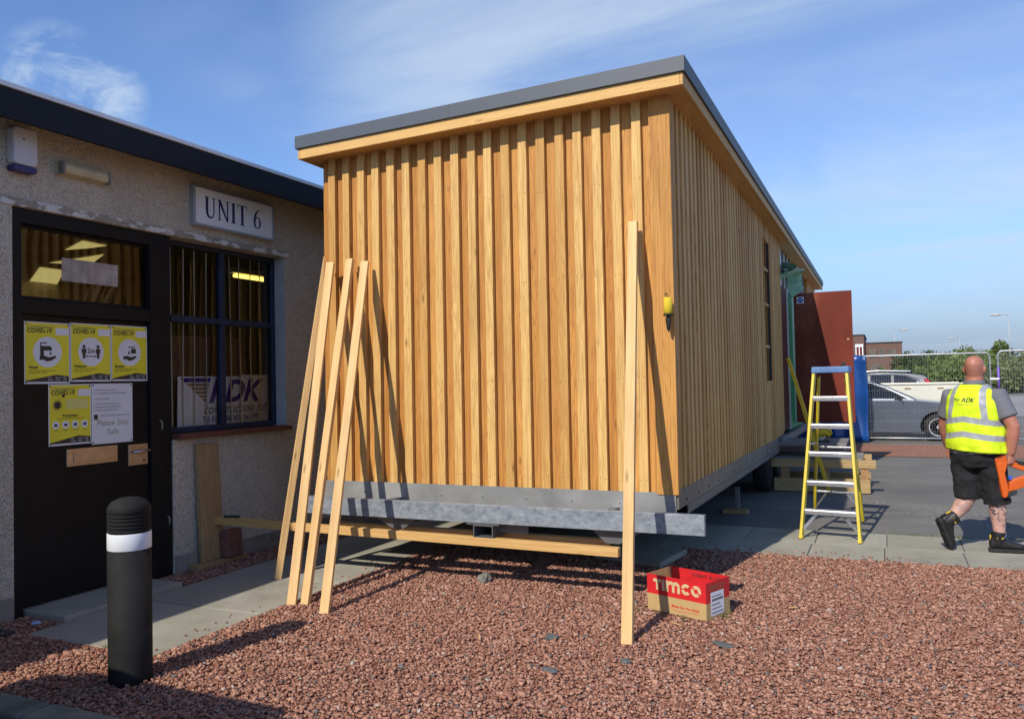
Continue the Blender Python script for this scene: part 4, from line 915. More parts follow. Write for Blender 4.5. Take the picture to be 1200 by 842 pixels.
lean('timber_stud', 'second leaning stud from the left, pale, foot touching its neighbour on the path', (-4.035, 4.80, 0.0), (-4.425, 5.845, 2.700), 0.068, 0.038, grp=G, roll=R(18))
lean('timber_stud', 'darker pencil marked stud leaning third from the left with the highest top', (-3.945, 4.845, 0.0), (-4.225, 5.86, 2.715), 0.068, 0.038, grp=G)
lean('timber_stud', 'stud leaning fourth from the left with its foot in the red chippings', (-3.66, 4.70, 0.0), (-4.062, 5.85, 2.680), 0.068, 0.038, grp=G, roll=R(15))
lean('timber_stud', 'long single stud leaning near the right corner in front of the card box', (-1.475, 4.815, 0.0), (-1.668, 5.86, 2.785), 0.070, 0.038, grp=G)
b = MB(); b.box(-5.625, -1.78, 5.645, 5.712, 0.352, 0.418); o = b.build('timber_rail', M['rail'], bevel=0.004)
o.rotation_euler = (0, R(0.5), 0)
tag(o, 'long sawn timber rail under the front steel beam reaching to the wall board', 'timber')
b = MB(); b.box(-4.55, -1.95, 5.93, 6.0, 0.348, 0.402); tag(b.build('timber_rail', M['rail'], bevel=0.004), 'shorter timber rail just behind the long one under the cabin', 'timber')
b = MB(); b.bar((-5.52, 5.66, 0.44), (-5.38, 5.70, 0.44), 0.03, 0.03); tag(b.build('chisel', M['darksteel'], bevel=0.004), 'small dark tool lying on the left end of the long rail', 'tool')
# wound line hung at the corner
rl = thing('line_reel', 'yellow wound line with black spike hung on the cabin corner', 'line reel', (-1.418, 5.83, 1.95))
b = MB(); b.lathe([(0.024, 2.085), (0.032, 2.09), (0.034, 2.14), (0.032, 2.20), (0.024, 2.205)], (-1.418, 5.845, 0), 18); b.build('winding', M['twine'], rl, smooth=True)
b = MB(); b.lathe([(0.036, 2.072), (0.036, 2.084)], (-1.418, 5.845, 0), 16); b.lathe([(0.002, 1.955), (0.012, 1.975), (0.020, 2.03), (0.020, 2.055), (0.012, 2.0715)], (-1.418, 5.845, 0), 14); b.build('spike', M['rubber'], rl, smooth=True)
b = MB(); b.tube([(-1.418, 5.845, 2.205), (-1.425, 5.85, 2.235), (-1.44, 5.875, 2.24), (-1.45, 5.895, 2.225)], 0.004, 6); b.build('hook', M['darksteel'], rl)
# concrete paving slab lying loose under the cabin
b = MB(); b.prism([(-2.42, 6.97), (-1.77, 6.78), (-1.68, 7.40), (-2.34, 7.58)], (0, 0, 0.012), (1, 0, 0), (0, 1, 0), (0, 0, 0.05)); tag(b.build('paving_slab', M['slab'], bevel=0.006), 'loose concrete slab lying on chippings under the cabin corner', 'paving slab')
# packing stand under the side
st_ = thing('packing_stand', 'timber packing stand with pale upright edge under the cabin side', 'stand', (-1.85, 9.95, 0))
b = MB(); b.box(-1.66, -1.615, 9.93, 9.98, 0.035, 0.30); b.build('post', M['greydeck'], st_); b = MB(); b.box(-1.80, -1.52, 9.86, 10.04, -0.01, 0.034); b.build('foot', M['pallet'], st_)
b = MB(); b.box(-2.25, -1.661, 9.92, 9.99, 0.20, 0.302); b.build('bearer', M['darksteel'], st_)

# ================================================================== BOLLARD
BX, BY = -3.875, 3.255
bo = thing('bollard', 'black plastic bollard with ribbed neck and white reflective band', 'bollard', (BX, BY, 0))
n = 40; rb = 0.1145
b = MB(); b.lathe([(rb * 1.005, -0.02), (rb, 0.05), (rb, 0.732)], (BX, BY, 0), n); b.build('post', M['bollard'], bo, smooth=True)
b = MB(); b.lathe([(rb * 0.99, 0.7325), (rb * 1.004, 0.736), (rb * 1.004, 0.821), (rb * 0.99, 0.8245)], (BX, BY, 0), n); b.build('band', M['bollardband'], bo, smooth=True)
prof = []
for i in range(5):
    z = 0.825 + i * 0.0205; prof += [(rb * 0.955, z), (rb * 0.955, z + 0.005), (rb * 1.0, z + 0.009), (rb * 1.0, z + 0.0175)]
prof += [(rb * 0.96, 0.928), (rb * 0.99, 0.932), (rb * 1.0, 0.957), (rb * 0.96, 0.972), (rb * 0.80, 0.996), (rb * 0.48, 1.014), (0.0, 1.022)]
b = MB(); b.lathe(prof, (BX, BY, 0), n); o = b.build('cap', M['bollard'], bo, smooth=True)
o.modifiers.new('es', 'EDGE_SPLIT').split_angle = R(40)

# ================================================================== CARD BOX
bx = thing('card_box', 'open red and brown cardboard box standing on the chippings', 'box', (-1.555, 5.585, 0.012), (0, 0, R(-21)))
Wb, Db, Hb, tk = 0.475, 0.29, 0.245, 0.006
def bl(mb, name, mat, **k): return mb.build(name, mat, k.pop('parent', bx), local=True, **k)
zs = 0.112
b = MB(); b.box(0, Wb, 0, tk, 0, zs); b.box(0, Wb, Db - tk, Db, 0, zs); b.box(0, tk, tk, Db - tk, 0, zs); b.box(Wb - tk, Wb, tk, Db - tk, 0, zs); b.box(tk, Wb - tk, tk, Db - tk, 0, tk); bl(b, 'lower_card', M['card'])
b = MB(); b.box(0, Wb, 0, tk, zs + 0.0002, Hb); b.box(0, Wb, Db - tk, Db, zs + 0.0002, Hb); b.box(0, tk, tk, Db - tk, zs + .0002, Hb); b.box(Wb - tk, Wb, tk, Db - tk, zs + .0002, Hb); up = bl(b, 'upper_card', M['redcard'])
b = MB(); b.box(tk + 0.0006, tk + 0.002, tk + 0.001, Db - tk - 0.001, tk, Hb + 0.002); bl(b, 'inner_flap', M['card'])
b = MB(); b.box(0.10, Wb - 0.06, Db - tk - 0.010, Db - tk - 0.006, 0.05, Hb - 0.045); bl(b, 'rear_flap', M['redcard'])
def stroke_letters(parent, mat):
    """the block lettering on the front"""
    h = 0.075; t = 0.022; x = 0.055; z0 = 0.145; Y = -0.0008
    B_ = [MB()]; k = [0]
    def done(): bl(B_[0], 'letter', mat, parent=parent); B_[0] = MB()
    def pg(pts): k[0] += 1; B_[0].prism([(x_, z_) for x_, z_ in pts], (0, Y, 0), (1, 0, 0), (0, 0, 1), (0, -0.0006 - 0.0001 * (k[0] % 5), 0))
    def rc(x0, x1, za, zb): pg([(x0, za), (x1, za), (x1, zb), (x0, zb)])
    def arc(cx_, cz, ri, ro, a0, a1, m_=10, sx=1.0):
        for i in range(m_):
            a, c = R(a0 + (a1 - a0) * i / m_), R(a0 + (a1 - a0) * (i + 1) / m_)
            pg([(cx_ + sx * ri * math.cos(a), cz + ri * math.sin(a)), (cx_ + sx * ro * math.cos(a), cz + ro * math.sin(a)), (cx_ + sx * ro * math.cos(c), cz + ro * math.sin(c)), (cx_ + sx * ri * math.cos(c), cz + ri * math.sin(c))])
    rc(x, x + 0.062, z0 + h - t, z0 + h); rc(x + 0.022, x + 0.022 + t, z0, z0 + h - t - 0.0005); done(); x += 0.070
    rc(x, x + t, z0, z0 + h); done(); x += t + 0.009
    rc(x, x + t, z0, z0 + h); arc(x + 0.042, z0 + h - 0.032, 0.010, 0.032, 10, 170, 8); rc(x + 0.052, x + 0.052 + t * .95, z0, z0 + h - 0.03); arc(x + 0.084, z0 + h - 0.032, 0.010, 0.032, 10, 160, 8); rc(x + 0.094, x + 0.094 + t, z0, z0 + h - 0.03); done(); x += 0.126
    hr = h / 2
    arc(x + hr, z0 + hr, hr - t, hr, 42, 168, 8); arc(x + hr, z0 + hr, hr - t, hr, 190, 318, 8); done(); x += h + 0.004
    arc(x + hr, z0 + hr, hr - t, hr, -25, 128, 10, 1.06); arc(x + hr, z0 + hr, hr - t, hr, 152, 308, 10, 1.06)
    done()
stroke_letters(bx, M['cardtext'])
text('Made for the trade', 0.026, M['redcard'], bx, (0.20, -0.0009, 0.048), (1, 0, 0), (0, 0, 1), xs=1.1, local=True, bold=.0006, lift=0.0006)
b = MB(); b.tube([(0.18, -0.0006, 0.058), (0.20, -0.0006, 0.036), (0.25, -0.0006, 0.028), (0.42, -0.0006, 0.034)], 0.0012, 5); bl(b, 'swoosh', M['redcard'])
text('TIMCO', 0.055, pbr('faded red print', (0.42, 0.10, 0.05), 0.6, 0, 0), bx, (Wb + 0.0004, 0.03, 0.185), (0, 1, 0), (0, 0, 1), xs=1.1, bold=.003, local=True)
b = MB(); b.box(Wb + 0.0004, Wb + 0.001, 0.055, 0.215, 0.02, 0.175); lbx = bl(b, 'label', M['paper'])
for i in range(5):
    b = MB(); b.box(Wb + 0.0011, Wb + 0.0014, 0.065, 0.205 - 0.02 * (i % 3), 0.035 + i * 0.027, 0.042 + i * 0.027 + (0.008 if i == 3 else 0)); bl(b, 'label_print', M['inkgrey'])
text('INSERT  Ex AM', 0.036, M['ink'], bx, (0.19, Db - tk - 0.0115, Hb - 0.042), (1, 0, 0), (0, 0, 1), shear=.2, local=True, name='handwriting', lift=0.0012)

# ================================================================== LOOSE STONES
def rock(loc, s, mat, label, sq=(1.3, 1, 0.8)):
    bm = bmesh.new(); bmesh.ops.create_icosphere(bm, subdivisions=2, radius=1)
    for v in bm.verts:
        k = 1 + 0.28 * math.sin(v.co.x * 3.1 + loc[0] * 9) * math.cos(v.co.y * 2.7 + loc[1] * 5) + random.uniform(-.07, .07)
        v.co = Vector((v.co.x * sq[0], v.co.y * sq[1], v.co.z * sq[2])) * s * k
        v.co.z = max(v.co.z, -s * sq[2] * 0.45)
    me = bpy.data.meshes.new('stone'); bm.to_mesh(me); bm.free(); me.materials.append(mat)
    o = bpy.data.objects.new('stone', me); COL.objects.link(o); o.location = (loc[0], loc[1], s * sq[2] * 0.4 + 0.008); o.rotation_euler = (0, 0, random.uniform(0, 3)); return tag(o, label, 'stone', 'loose stones on the chippings')
rock((-2.99, 5.89), 0.058, M['stone'], 'large grey lump of rubble in the shadow edge before the timber rail')
rock((-1.944, 4.74), 0.036, M['slate'], 'flat grey stone on the sunlit chippings left of the long single stud', (1.4, 1, .5))
rock((-1.737, 4.20), 0.034, M['slate'], 'dark flat stone nearest the lower picture edge', (1.5, .9, .5))
rock((-0.93, 4.98), 0.040, M['slate'], 'blue grey slate chip lying in front of the card box', (1.7, .8, .35))
rock((-1.386, 4.49), 0.026, M['slate'], 'small dark stone just in front of the long single stud', (1.2, 1, .6))
b = MB(); b.box(-0.045, 0.045, -0.003, 0.003, 0, 0.005); o = b.build('wood_splinter', M['stud']); o.location = (-1.27, 5.25, 0.024); o.rotation_euler = (0, 0, R(-35)); tag(o, 'pale wood splinter on chippings in front of the card box', 'splinter')

for i, (x, y, a, lab) in enumerate(((-0.62, 5.9, 30, 'pale offcut lying right of the card box'), (-2.35, 4.55, -60, 'thin pale splinter on the sunlit chippings before the cabin'), (-0.30, 6.9, 80, 'short pale splinter on the chippings near the pavement edge'))):
    b = MB(); b.box(-0.03, 0.03, -0.005, 0.005, 0, 0.006); o = b.build('wood_splinter', M['stud']); o.location = (x, y, 0.024); o.rotation_euler = (0, R(4), R(a)); tag(o, lab, 'splinter')
o = tufts('grass_tufts', [(-1.60, 5.53, .03), (-1.25, 5.42, .025), (-1.02, 5.55, .03), (-1.02, 5.62, .02), (-1.44, 5.47, .02)], M['leafA'], 0.045, 16); o['kind'] = 'stuff'; o['label'] = 'small green weeds round the foot of the card box'
# ================================================================== STEPLADDER
ld = thing('stepladder', 'yellow stepladder with aluminium treads and blue top standing by the pallet', 'stepladder', (-0.5, 9.1, 0))
A1, A2 = Vector((-0.795, 8.52, 0.0)), Vector((-0.255, 8.44, 0.0)); T1, T2 = Vector((-0.660, 8.985, 1.66)), Vector((-0.345, 8.94, 1.66))
B1, B2 = Vector((-0.77, 9.84, 0)), Vector((-0.26, 9.76, 0)); U1, U2 = Vector((-0.625, 9.10, 1.60)), Vector((-0.365, 9.06, 1.60))
ac = (A2 - A1).normalized()
for (p, q) in ((A1, T1), (A2, T2)):
    b = MB(); b.bar(p + Vector((0, 0, .02)), q, 0.028, 0.075, ac.cross(q - p)); r_ = b.build('front_rail', M['yellowgrp'], ld, bevel=0.004)
    b = MB(); b.bar(p, p + (q - p) * 0.022, 0.036, 0.085, ac.cross(q - p)); b.build('foot_cap', M['yellowgrp'], r_, bevel=0.004)
for (p, q) in ((B1, U1), (B2, U2)):
    b = MB(); b.bar(p, q, 0.026, 0.05, ac.cross(q - p)); b.build('rear_rail', M['yellowgrp'], ld, bevel=0.004)
tread_t = [0.175, 0.335, 0.495, 0.655, 0.822]
treads = []
for t in (0.165, 0.330, 0.500, 0.665, 0.832):
    p, q = A1.lerp(T1, t), A2.lerp(T2, t); p, q = p.lerp(q, 0.03), q.lerp(p, 0.03)
    b = MB(); b.bar(p, q, 0.085, 0.032); b.bar(p + Vector((0, -.046, -.012)), q + Vector((0, -.046, -.012)), 0.006, 0.040); b.build('tread', M['alu'], ld, bevel=0.003)
for t in (0.20, 0.52):
    p, q = B1.lerp(U1, t), B2.lerp(U2, t); b = MB(); b.bar(p, q, 0.03, 0.02); b.build('rear_bar', M['alu'], ld, bevel=0.003)
p, q = A1.lerp(T1, 0.155), A2.lerp(T2, 0.155)
for (f_, g_) in ((A1.lerp(T1, 0.05), p.lerp(q, 0.27)), (A2.lerp(T2, 0.05), q.lerp(p, 0.30))):
    b = MB(); b.bar(f_ + Vector((0, .01, 0)), g_ + Vector((0, .01, 0)), 0.006, 0.028); b.build('brace', M['alu'], ld)
p, q = B1.lerp(U1, 0.19), B2.lerp(U2, 0.19)
for (f_, g_) in ((B1.lerp(U1, 0.07), p.lerp(q, 0.25)), (B2.lerp(U2, 0.07), q.lerp(p, 0.28))):
    b = MB(); b.bar(f_ + Vector((0, -.015, 0)), g_ + Vector((0, -.015, 0)), 0.006, 0.022); b.build('brace', M['alu'], ld)
for (p, q) in ((A1.lerp(T1, .55), B1.lerp(U1, .55)), (A2.lerp(T2, .55), B2.lerp(U2, .55))):
    b = MB(); b.bar(p, q, 0.006, 0.02); b.build('spreader', M['alu'], ld)
b = MB(); b.hexa([(-0.690, 8.93, 1.635), (-0.325, 8.875, 1.635), (-0.30, 9.09, 1.635), (-0.665, 9.145, 1.635)], [(-0.685, 8.935, 1.70), (-0.330, 8.88, 1.70), (-0.305, 9.085, 1.70), (-0.66, 9.14, 1.70)]); b.build('top_cap', M['blueplastic'], ld, bevel=0.010, seg=3)
cl = thing('clamp', 'small black spring clamp gripping the top of the stepladder', 'clamp', (-0.37, 8.92, 1.70))
b = MB(); b.bar((-0.395, 8.90, 1.69), (-0.375, 8.90, 1.745), 0.016, 0.02); b.bar((-0.355, 8.90, 1.69), (-0.372, 8.90, 1.745), 0.016, 0.02); b.build('jaws', M['rubber'], cl, bevel=0.003)
b = MB(); b.lathe([(0.014, -0.012), (0.014, 0.012)], (-0.374, 8.90, 1.735), 12, (0, 1, 0)); b.build('spring', M['darksteel'], cl)

# ================================================================== PALLET, STEP, LEVEL, SAW
pa = thing('pallet_stack', 'timber pallets and bearers stacked beside the cabin doorway', 'pallet', (-0.9, 12.4, 0))
b = MB(); b.box(-1.50, -0.135, 11.97, 12.06, 0.335, 0.448); b.build('bearer', M['pallet'], pa, bevel=0.004)
b = MB(); b.box(-1.46, -0.215, 11.98, 12.10, 0.0, 0.182); b.build('bearer', M['pallet'], pa, bevel=0.004)
for x in (-1.36, -0.83, -0.33):
    b = MB(); b.box(x, x + 0.10, 11.985, 12.12, 0.183, 0.334); b.build('block', pbr('chipboard block', (0.36, 0.20, 0.09), 0.8, 0, 0.25, 14), pa, bevel=0.003)
b = MB(); b.box(-1.46, -0.22, 12.85, 12.95, 0, 0.18); b.box(-1.46, -0.20, 12.85, 12.95, 0.335, 0.448); b.build('rear_bearer', M['pallet'], pa, bevel=0.004)
for i in range(6):
    y = 12.0 + i * 0.165; b = MB(); b.box(-1.48, -0.30, y, y + 0.10, 0.4485, 0.470); b.build('deck_board', M['greydeck'], pa, bevel=0.003)
stp = thing('timber_step', 'grey timber platform standing on the pallets as a doorstep', 'step', (-1.1, 12.6, 0.47))
b = MB(); b.box(-1.80, -0.50, 12.05, 13.1, 0.628, 0.665); b.build('top', M['greydeck'], stp, bevel=0.004)
for x in (-1.75, -0.60):
    b = MB(); b.box(x, x + 0.06, 12.3, 12.95, 0.471, 0.627); b.build('bearer', M['greydeck'], stp)
lv = thing('spirit_level', 'long yellow spirit level leaning in front of the doorway', 'spirit level', (-0.725, 11.93, 0))
p, q = Vector((-0.725, 11.90, 0.0)), Vector((-1.215, 11.93, 1.86)); d_ = (q - p)
b = MB(); b.bar(p, q, 0.05, 0.045, (0, 1, 0)); b.build('body', M['yellowtool'], lv, bevel=0.003)
for t in (0.12, 0.5, 0.88):
    b = MB(); b.bar(p + d_ * (t - 0.012), p + d_ * (t + 0.012), 0.030, 0.03, (0, 1, 0)); b.build('vial', pbr('vial green', (0.4, 0.6, 0.1), 0.2), lv)
sw_ = thing('mitre_saw', 'small yellow power saw resting on the grey platform', 'saw', (-0.85, 12.3, 0.665))
b = MB(); b.box(-1.00, -0.72, 12.2, 12.45, 0.666, 0.690); b.build('base', M['darksteel'], sw_, bevel=0.004)
b = MB(); b.tube([(-0.96, 12.3, 0.72), (-0.88, 12.3, 0.79), (-0.78, 12.3, 0.80), (-0.71, 12.3, 0.76)], [0.05, 0.06, 0.05, 0.035], 10); b.build('motor', M['yellowtool'], sw_, smooth=True)
b = MB(); b.tube([(-0.90, 12.28, 0.83), (-0.82, 12.28, 0.87), (-0.72, 12.28, 0.84), (-0.70, 12.28, 0.78)], 0.016, 8); b.build('handle', M['yellowtool'], sw_, smooth=True)
b = MB(); b.lathe([(0.09, -0.004), (0.09, 0.004)], (-0.87, 12.36, 0.765), 20, (0, 1, 0)); b.build('blade', M['steel'], sw_)

# ================================================================== SITE FENCE
def fence(label, x0, x1, y, z1=2.02, tape=False):
    f = thing('site_fence', label, 'fence', ((x0 + x1) / 2, y, 0), group='mesh site fence panels')
    r_ = 0.10; pts = [(x0, y, 0.02)] + [(x0 + r_ - r_ * math.cos(R(a)), y, z1 - r_ + r_ * math.sin(R(a))) for a in (0, 30, 60, 90)] + [(x1 - r_ + r_ * math.sin(R(a)), y, z1 - r_ + r_ * math.cos(R(a))) for a in (0, 30, 60, 90)] + [(x1, y, 0.02)]
    b = MB(); b.tube(pts, 0.021, 8); b.tube([(x0, y, 0.09), (x1, y, 0.09)], 0.021, 8); b.build('frame', M['galvtube'], f, smooth=True)
    b = MB(); x = x0 + 0.06
    while x < x1 - 0.03: b.box(x - 0.0010, x + 0.0010, y - 0.0014, y + 0.0008, 0.10, z1 - 0.02); x += 0.052
    z = 0.25
    while z < z1 - 0.1: b.box(x0 + 0.02, x1 - 0.02, y - 0.0034, y - 0.0015, z - 0.0011, z + 0.0011); z += 0.24
    o = b.build('mesh_wire', M['galvtube'], f)
    for x in (x0, x1):
        b = MB(); b.hexa([(x - 0.11, y - 0.34, -0.01), (x + 0.11, y - 0.34, -0.01), (x + 0.11, y + 0.34, -0.01), (x - 0.11, y + 0.34, -0.01)], [(x - 0.09, y - 0.30, 0.13), (x + 0.09, y - 0.30, 0.13), (x + 0.09, y + 0.30, 0.13), (x - 0.09, y + 0.30, 0.13)]); b.build('foot_block', M['concblock'], f, bevel=0.01)
    if tape:
        b = MB(); b.tube([(x0, y, 1.18), (x0, y, 1.70)], 0.0245, 10); b.build('tape_wrap', M['purple'], f, smooth=True)
    return f
fence('wire mesh site fence panel between the blue sheet and the walking man', -1.32, 2.17, 21.1, 2.03)
fence('wire mesh fence panel with purple taped post at the right edge', 2.33, 5.83, 21.1, 2.06, True)
b = MB(); b.box(2.16, 2.34, 21.06, 21.08, 1.42, 1.46); b.box(2.16, 2.34, 21.12, 21.14, 1.42, 1.46); tag(b.build('fence_coupler', M['white']), 'pale clamp joining the two fence panels', 'clamp')
b = MB(); nu, nv = 40, 14; rings = []
for i in range(nu + 1):
    t = i / nu; x = -1.95 + 1.58 * t; row = []
    for j in range(nv + 1):
        s_ = j / nv; z = 0.02 + 2.06 * s_
        row.append((x + 0.015 * math.sin(9 * s_ + 3 * t), 21.03 + 0.035 * math.sin(t * 22 + 2 * s_) + 0.02 * math.sin(s_ * 11 + t * 5) - 0.12 * (1 - s_) ** 3 * (0.4 + 0.6 * math.sin(t * 8) ** 2), z - 0.05 * max(0, t - 0.8) * 5 * (s_ > .9)))
    rings.append(row)
b.loft(rings, caps=False, closed=False)
o = b.build('plastic_sheet', M['tarp'], smooth=True); o.modifiers.new('thick', 'SOLIDIFY').thickness = 0.004
tag(o, 'crinkled blue plastic sheet hung over the fence behind the cabin', 'sheet')

# ================================================================== CARS
def wheel(parent, x, y, r=0.32, w=0.21, spokes=10, side=1):
    e = bpy.data.objects.new('wheel', None); COL.objects.link(e); e.parent = parent; e.location = (x, y, r)
    b = MB(); b.lathe([(r * .66, -w / 2), (r * .93, -w / 2), (r, -w * .36), (r, w * .36), (r * .93, w / 2), (r * .66, w / 2)], (0, 0, 0), 32, (0, side, 0)); b.build('tyre', M['rubber'], e, local=True, smooth=True)
    b = MB(); b.lathe([(r * .66, -w * .4), (r * .66, w * .46), (r * .61, w * .5), (r * .60, w * .1), (.02, w * .1)], (0, 0, 0), 32, (0, side, 0), caps=False)
    rm = b.build('rim', M['rubber'], e, local=True, smooth=False)
    b = MB()
    for k in range(spokes):
        a = 2 * math.pi * k / spokes; d_ = Vector((math.cos(a), 0, math.sin(a)))
        b.bar(Vector((0, side * w * .44, 0)) + d_ * r * .12, Vector((0, side * w * .44, 0)) + d_ * r * .63, r * .115, w * .12, (0, 1, 0))
    b.lathe([(r * .16, w * .40), (r * .15, w * .52), (0.001, w * .54)], (0, 0, 0), 16, (0, side, 0))
    b.lathe([(r * .665, w * .44), (r * .665, w * .51), (r * .60, w * .50), (r * .60, w * .43)], (0, 0, 0), 32, (0, side, 0), caps=False)
    b.build('spokes', M['alloy'], e, local=True)
def arch(cx_, r, z0, n=12):
    """points over a wheel arch from right to left at sill height z0 (centre height = wheel radius)"""
    zc = 0.32; a0 = math.asin(max(-1, min(1, (z0 - zc) / r)))
    return [(cx_ + r * math.cos(a0 + (math.pi - 2 * a0) * i / n), zc + r * math.sin(a0 + (math.pi - 2 * a0) * i / n)) for i in range(n + 1)]
def body_prism(poly, hw, inset=0.06, tumble=None):
    """side outline carried across the car, rounded in at both flanks"""
    b = MB(); cxm = sum(p[0] for p in poly) / len(poly)
    def ring(y, k):
        out_ = []
        for (x, z) in poly:
            yy = y
            if tumble: zb, zt, amt = tumble; yy = y * (1 - amt * max(0, min(1, (z - zb) / (zt - zb))))
            out_.append((cxm + (x - cxm) * k, yy, 0.55 + (z - 0.55) * k))
        return out_
    b.loft([ring(-hw, 0.975), ring(-hw + inset * .35, 0.99), ring(-hw + inset * 1.2, 1.0), ring(hw - inset * 1.2, 1.0), ring(hw - inset * .35, .99), ring(hw, 0.975)])
    return b
def side_pane(b, poly, hw, tumble, thick=0.004, sides=(-1, 1)):
    zb, zt, amt = tumble
    for s_ in sides:
        P = [(x, s_ * (hw * (1 - amt * max(0, min(1, (z - zb) / (zt - zb)))) + thick), z) for x, z in poly]
        Q = [(x, y - s_ * 0.01, z) for x, y, z in P]
        b.loft([P, Q])
def saloon(label, loc, rz):
    c = thing('parked_car', label, 'car', loc, (0, 0, rz)); L = lambda mb, nm, mt, par=c, **k: mb.build(nm, mt, par, local=True, **k)
    hw = 0.885; fx, rx = 1.40, -1.36; z0 = 0.20
    poly = [(2.20, 0.22), (2.30, 0.40), (2.30, 0.60), (2.22, 0.72), (1.9, 0.83), (1.4, 0.91), (0.92, 0.965), (0.0, 0.98), (-1.0, 0.99), (-1.6, 1.01), (-2.2, 0.97), (-2.30, 0.85), (-2.30, 0.45), (-2.2, 0.24)]
    lower = [(rx - 0.365, z0)] + []
    pl = poly + [(rx - .36, z0)] + list(reversed(arch(rx, 0.37, z0)))[0:] + [(rx + .36, z0), (fx - .36, z0)] + list(reversed(arch(fx, 0.37, z0))) + [(fx + .36, z0)]
    bd = L(body_prism(pl, hw), 'body', M['silverpaint'], smooth=False, bevel=0.012)
    tum = (0.97, 1.43, 0.26)
    gh = [(0.98, 0.955), (0.30, 1.30), (0.0, 1.405), (-0.4, 1.44), (-0.9, 1.42), (-1.35, 1.31), (-1.95, 0.99), (-1.5, 0.95), (0, 0.95)]
    L(body_prism(gh, hw * .955, 0.04, tum), 'roof', M['silverpaint'], bevel=0.01)
    for fl in (-1, 1):
        b = MB(); side_pane(b, [(0.70, 1.005), (0.26, 1.245), (0.0, 1.345), (-0.33, 1.378), (-0.33, 1.015)], hw * .955, tum, sides=(fl,)); L(b, 'side_glass', M['darkglass'])
        b = MB(); side_pane(b, [(-0.40, 1.015), (-0.40, 1.378), (-0.85, 1.36), (-1.22, 1.27), (-1.45, 1.06), (-1.40, 1.03)], hw * .955, tum, sides=(fl,)); L(b, 'side_glass', M['darkglass'])
    b = MB()
    for (xa, za, xb_, zb) in ((0.945, 0.992, 0.06, 1.398), (-1.40, 1.305, -1.88, 1.045)):
        ya = hw * .955 * (1 - .26 * (za - .97) / .46) - .09; yb = hw * .955 * (1 - .26 * (zb - .97) / .46) - .09
        nx, nz = (zb - za), -(xb_ - xa); ln = math.hypot(nx, nz); ox, oz = (nx / ln * .008, nz / ln * .008) if nz > 0 else (-nx / ln * .008, -nz / ln * .008)
        b.hexa([(xa, -ya, za), (xa, ya, za), (xb_, yb, zb), (xb_, -yb, zb)], [(xa + ox, -ya, za + oz), (xa + ox, ya, za + oz), (xb_ + ox, yb, zb + oz), (xb_ + ox, -yb, zb + oz)])
    L(b, 'windscreen', M['darkglass'])
    b = MB()
    for s_ in (-1, 1):
        pts = [(0.74, 0.995), (0.27, 1.265), (0.0, 1.365), (-0.4, 1.40), (-0.85, 1.378), (-1.25, 1.285), (-1.5, 1.06)]
        b.tube([(x, s_ * (hw * .955 * (1 - .26 * max(0, (z - .97) / .46)) + .006), z) for x, z in pts], 0.010, 6)
    L(b, 'window_trim', M['darksteel'])
    for s_ in (-1, 1):
        b = MB(); b.loft([[(0.56 + dx, s_ * (hw + .06 + dy), 1.02 + dz) for dx, dy, dz in ((-.09 * k, -.09, -.05), (.06 * k, -.09, -.055), (.10 * k, 0, -.05), (.10 * k, .09, -.04), (.06 * k, .09, .055), (-.06 * k, .0, .065), (-.09 * k, -.09, .055))] for k in (0.8, 1.0)]); mr = L(b, 'mirror', M['silverpaint'], bevel=0.02, seg=3)
        b = MB(); b.box(0.45, 0.47, s_ * hw + s_ * .0, s_ * hw + .001 * s_, 0, 0) if False else None
        for (xd) in (-0.30, -1.10 + 0.25):
            b = MB(); b.bar((xd, s_ * (hw + .005), 0.86), (xd + 0.20, s_ * (hw + .005), 0.865), 0.022, 0.025); L(b, 'door_handle', M['silverpaint'], bevel=0.006)
        b = MB(); b.bar((0.80, s_ * (hw - 0.006), 0.30), (0.86, s_ * (hw - 0.006), 0.93), 0.010, 0.006, (0, 1, 0)); b.bar((-0.37, s_ * (hw - .006), 0.30), (-0.37, s_ * (hw - .006), 0.96), 0.010, .006, (0, 1, 0)); b.bar((0.80, s_ * (hw - .006), .30), (-1.0, s_ * (hw - .006), .30), .010, .006, (0, 1, 0)); L(b, 'door_seam', M['rubber'])
        for x in (fx, rx): wheel(c, x, s_ * (hw - 0.115), 0.32, 0.21, 12, s_)
        b = MB(); b.prism([(2.02, 0.62), (2.245, 0.60), (2.20, 0.74), (1.95, 0.80)], (0, s_ * (hw - .13), 0), (1, 0, 0), (0, 0, 1), (0, s_ * .115, 0)); L(b, 'headlight', M['plasticwhite'], bevel=0.01)
    return c
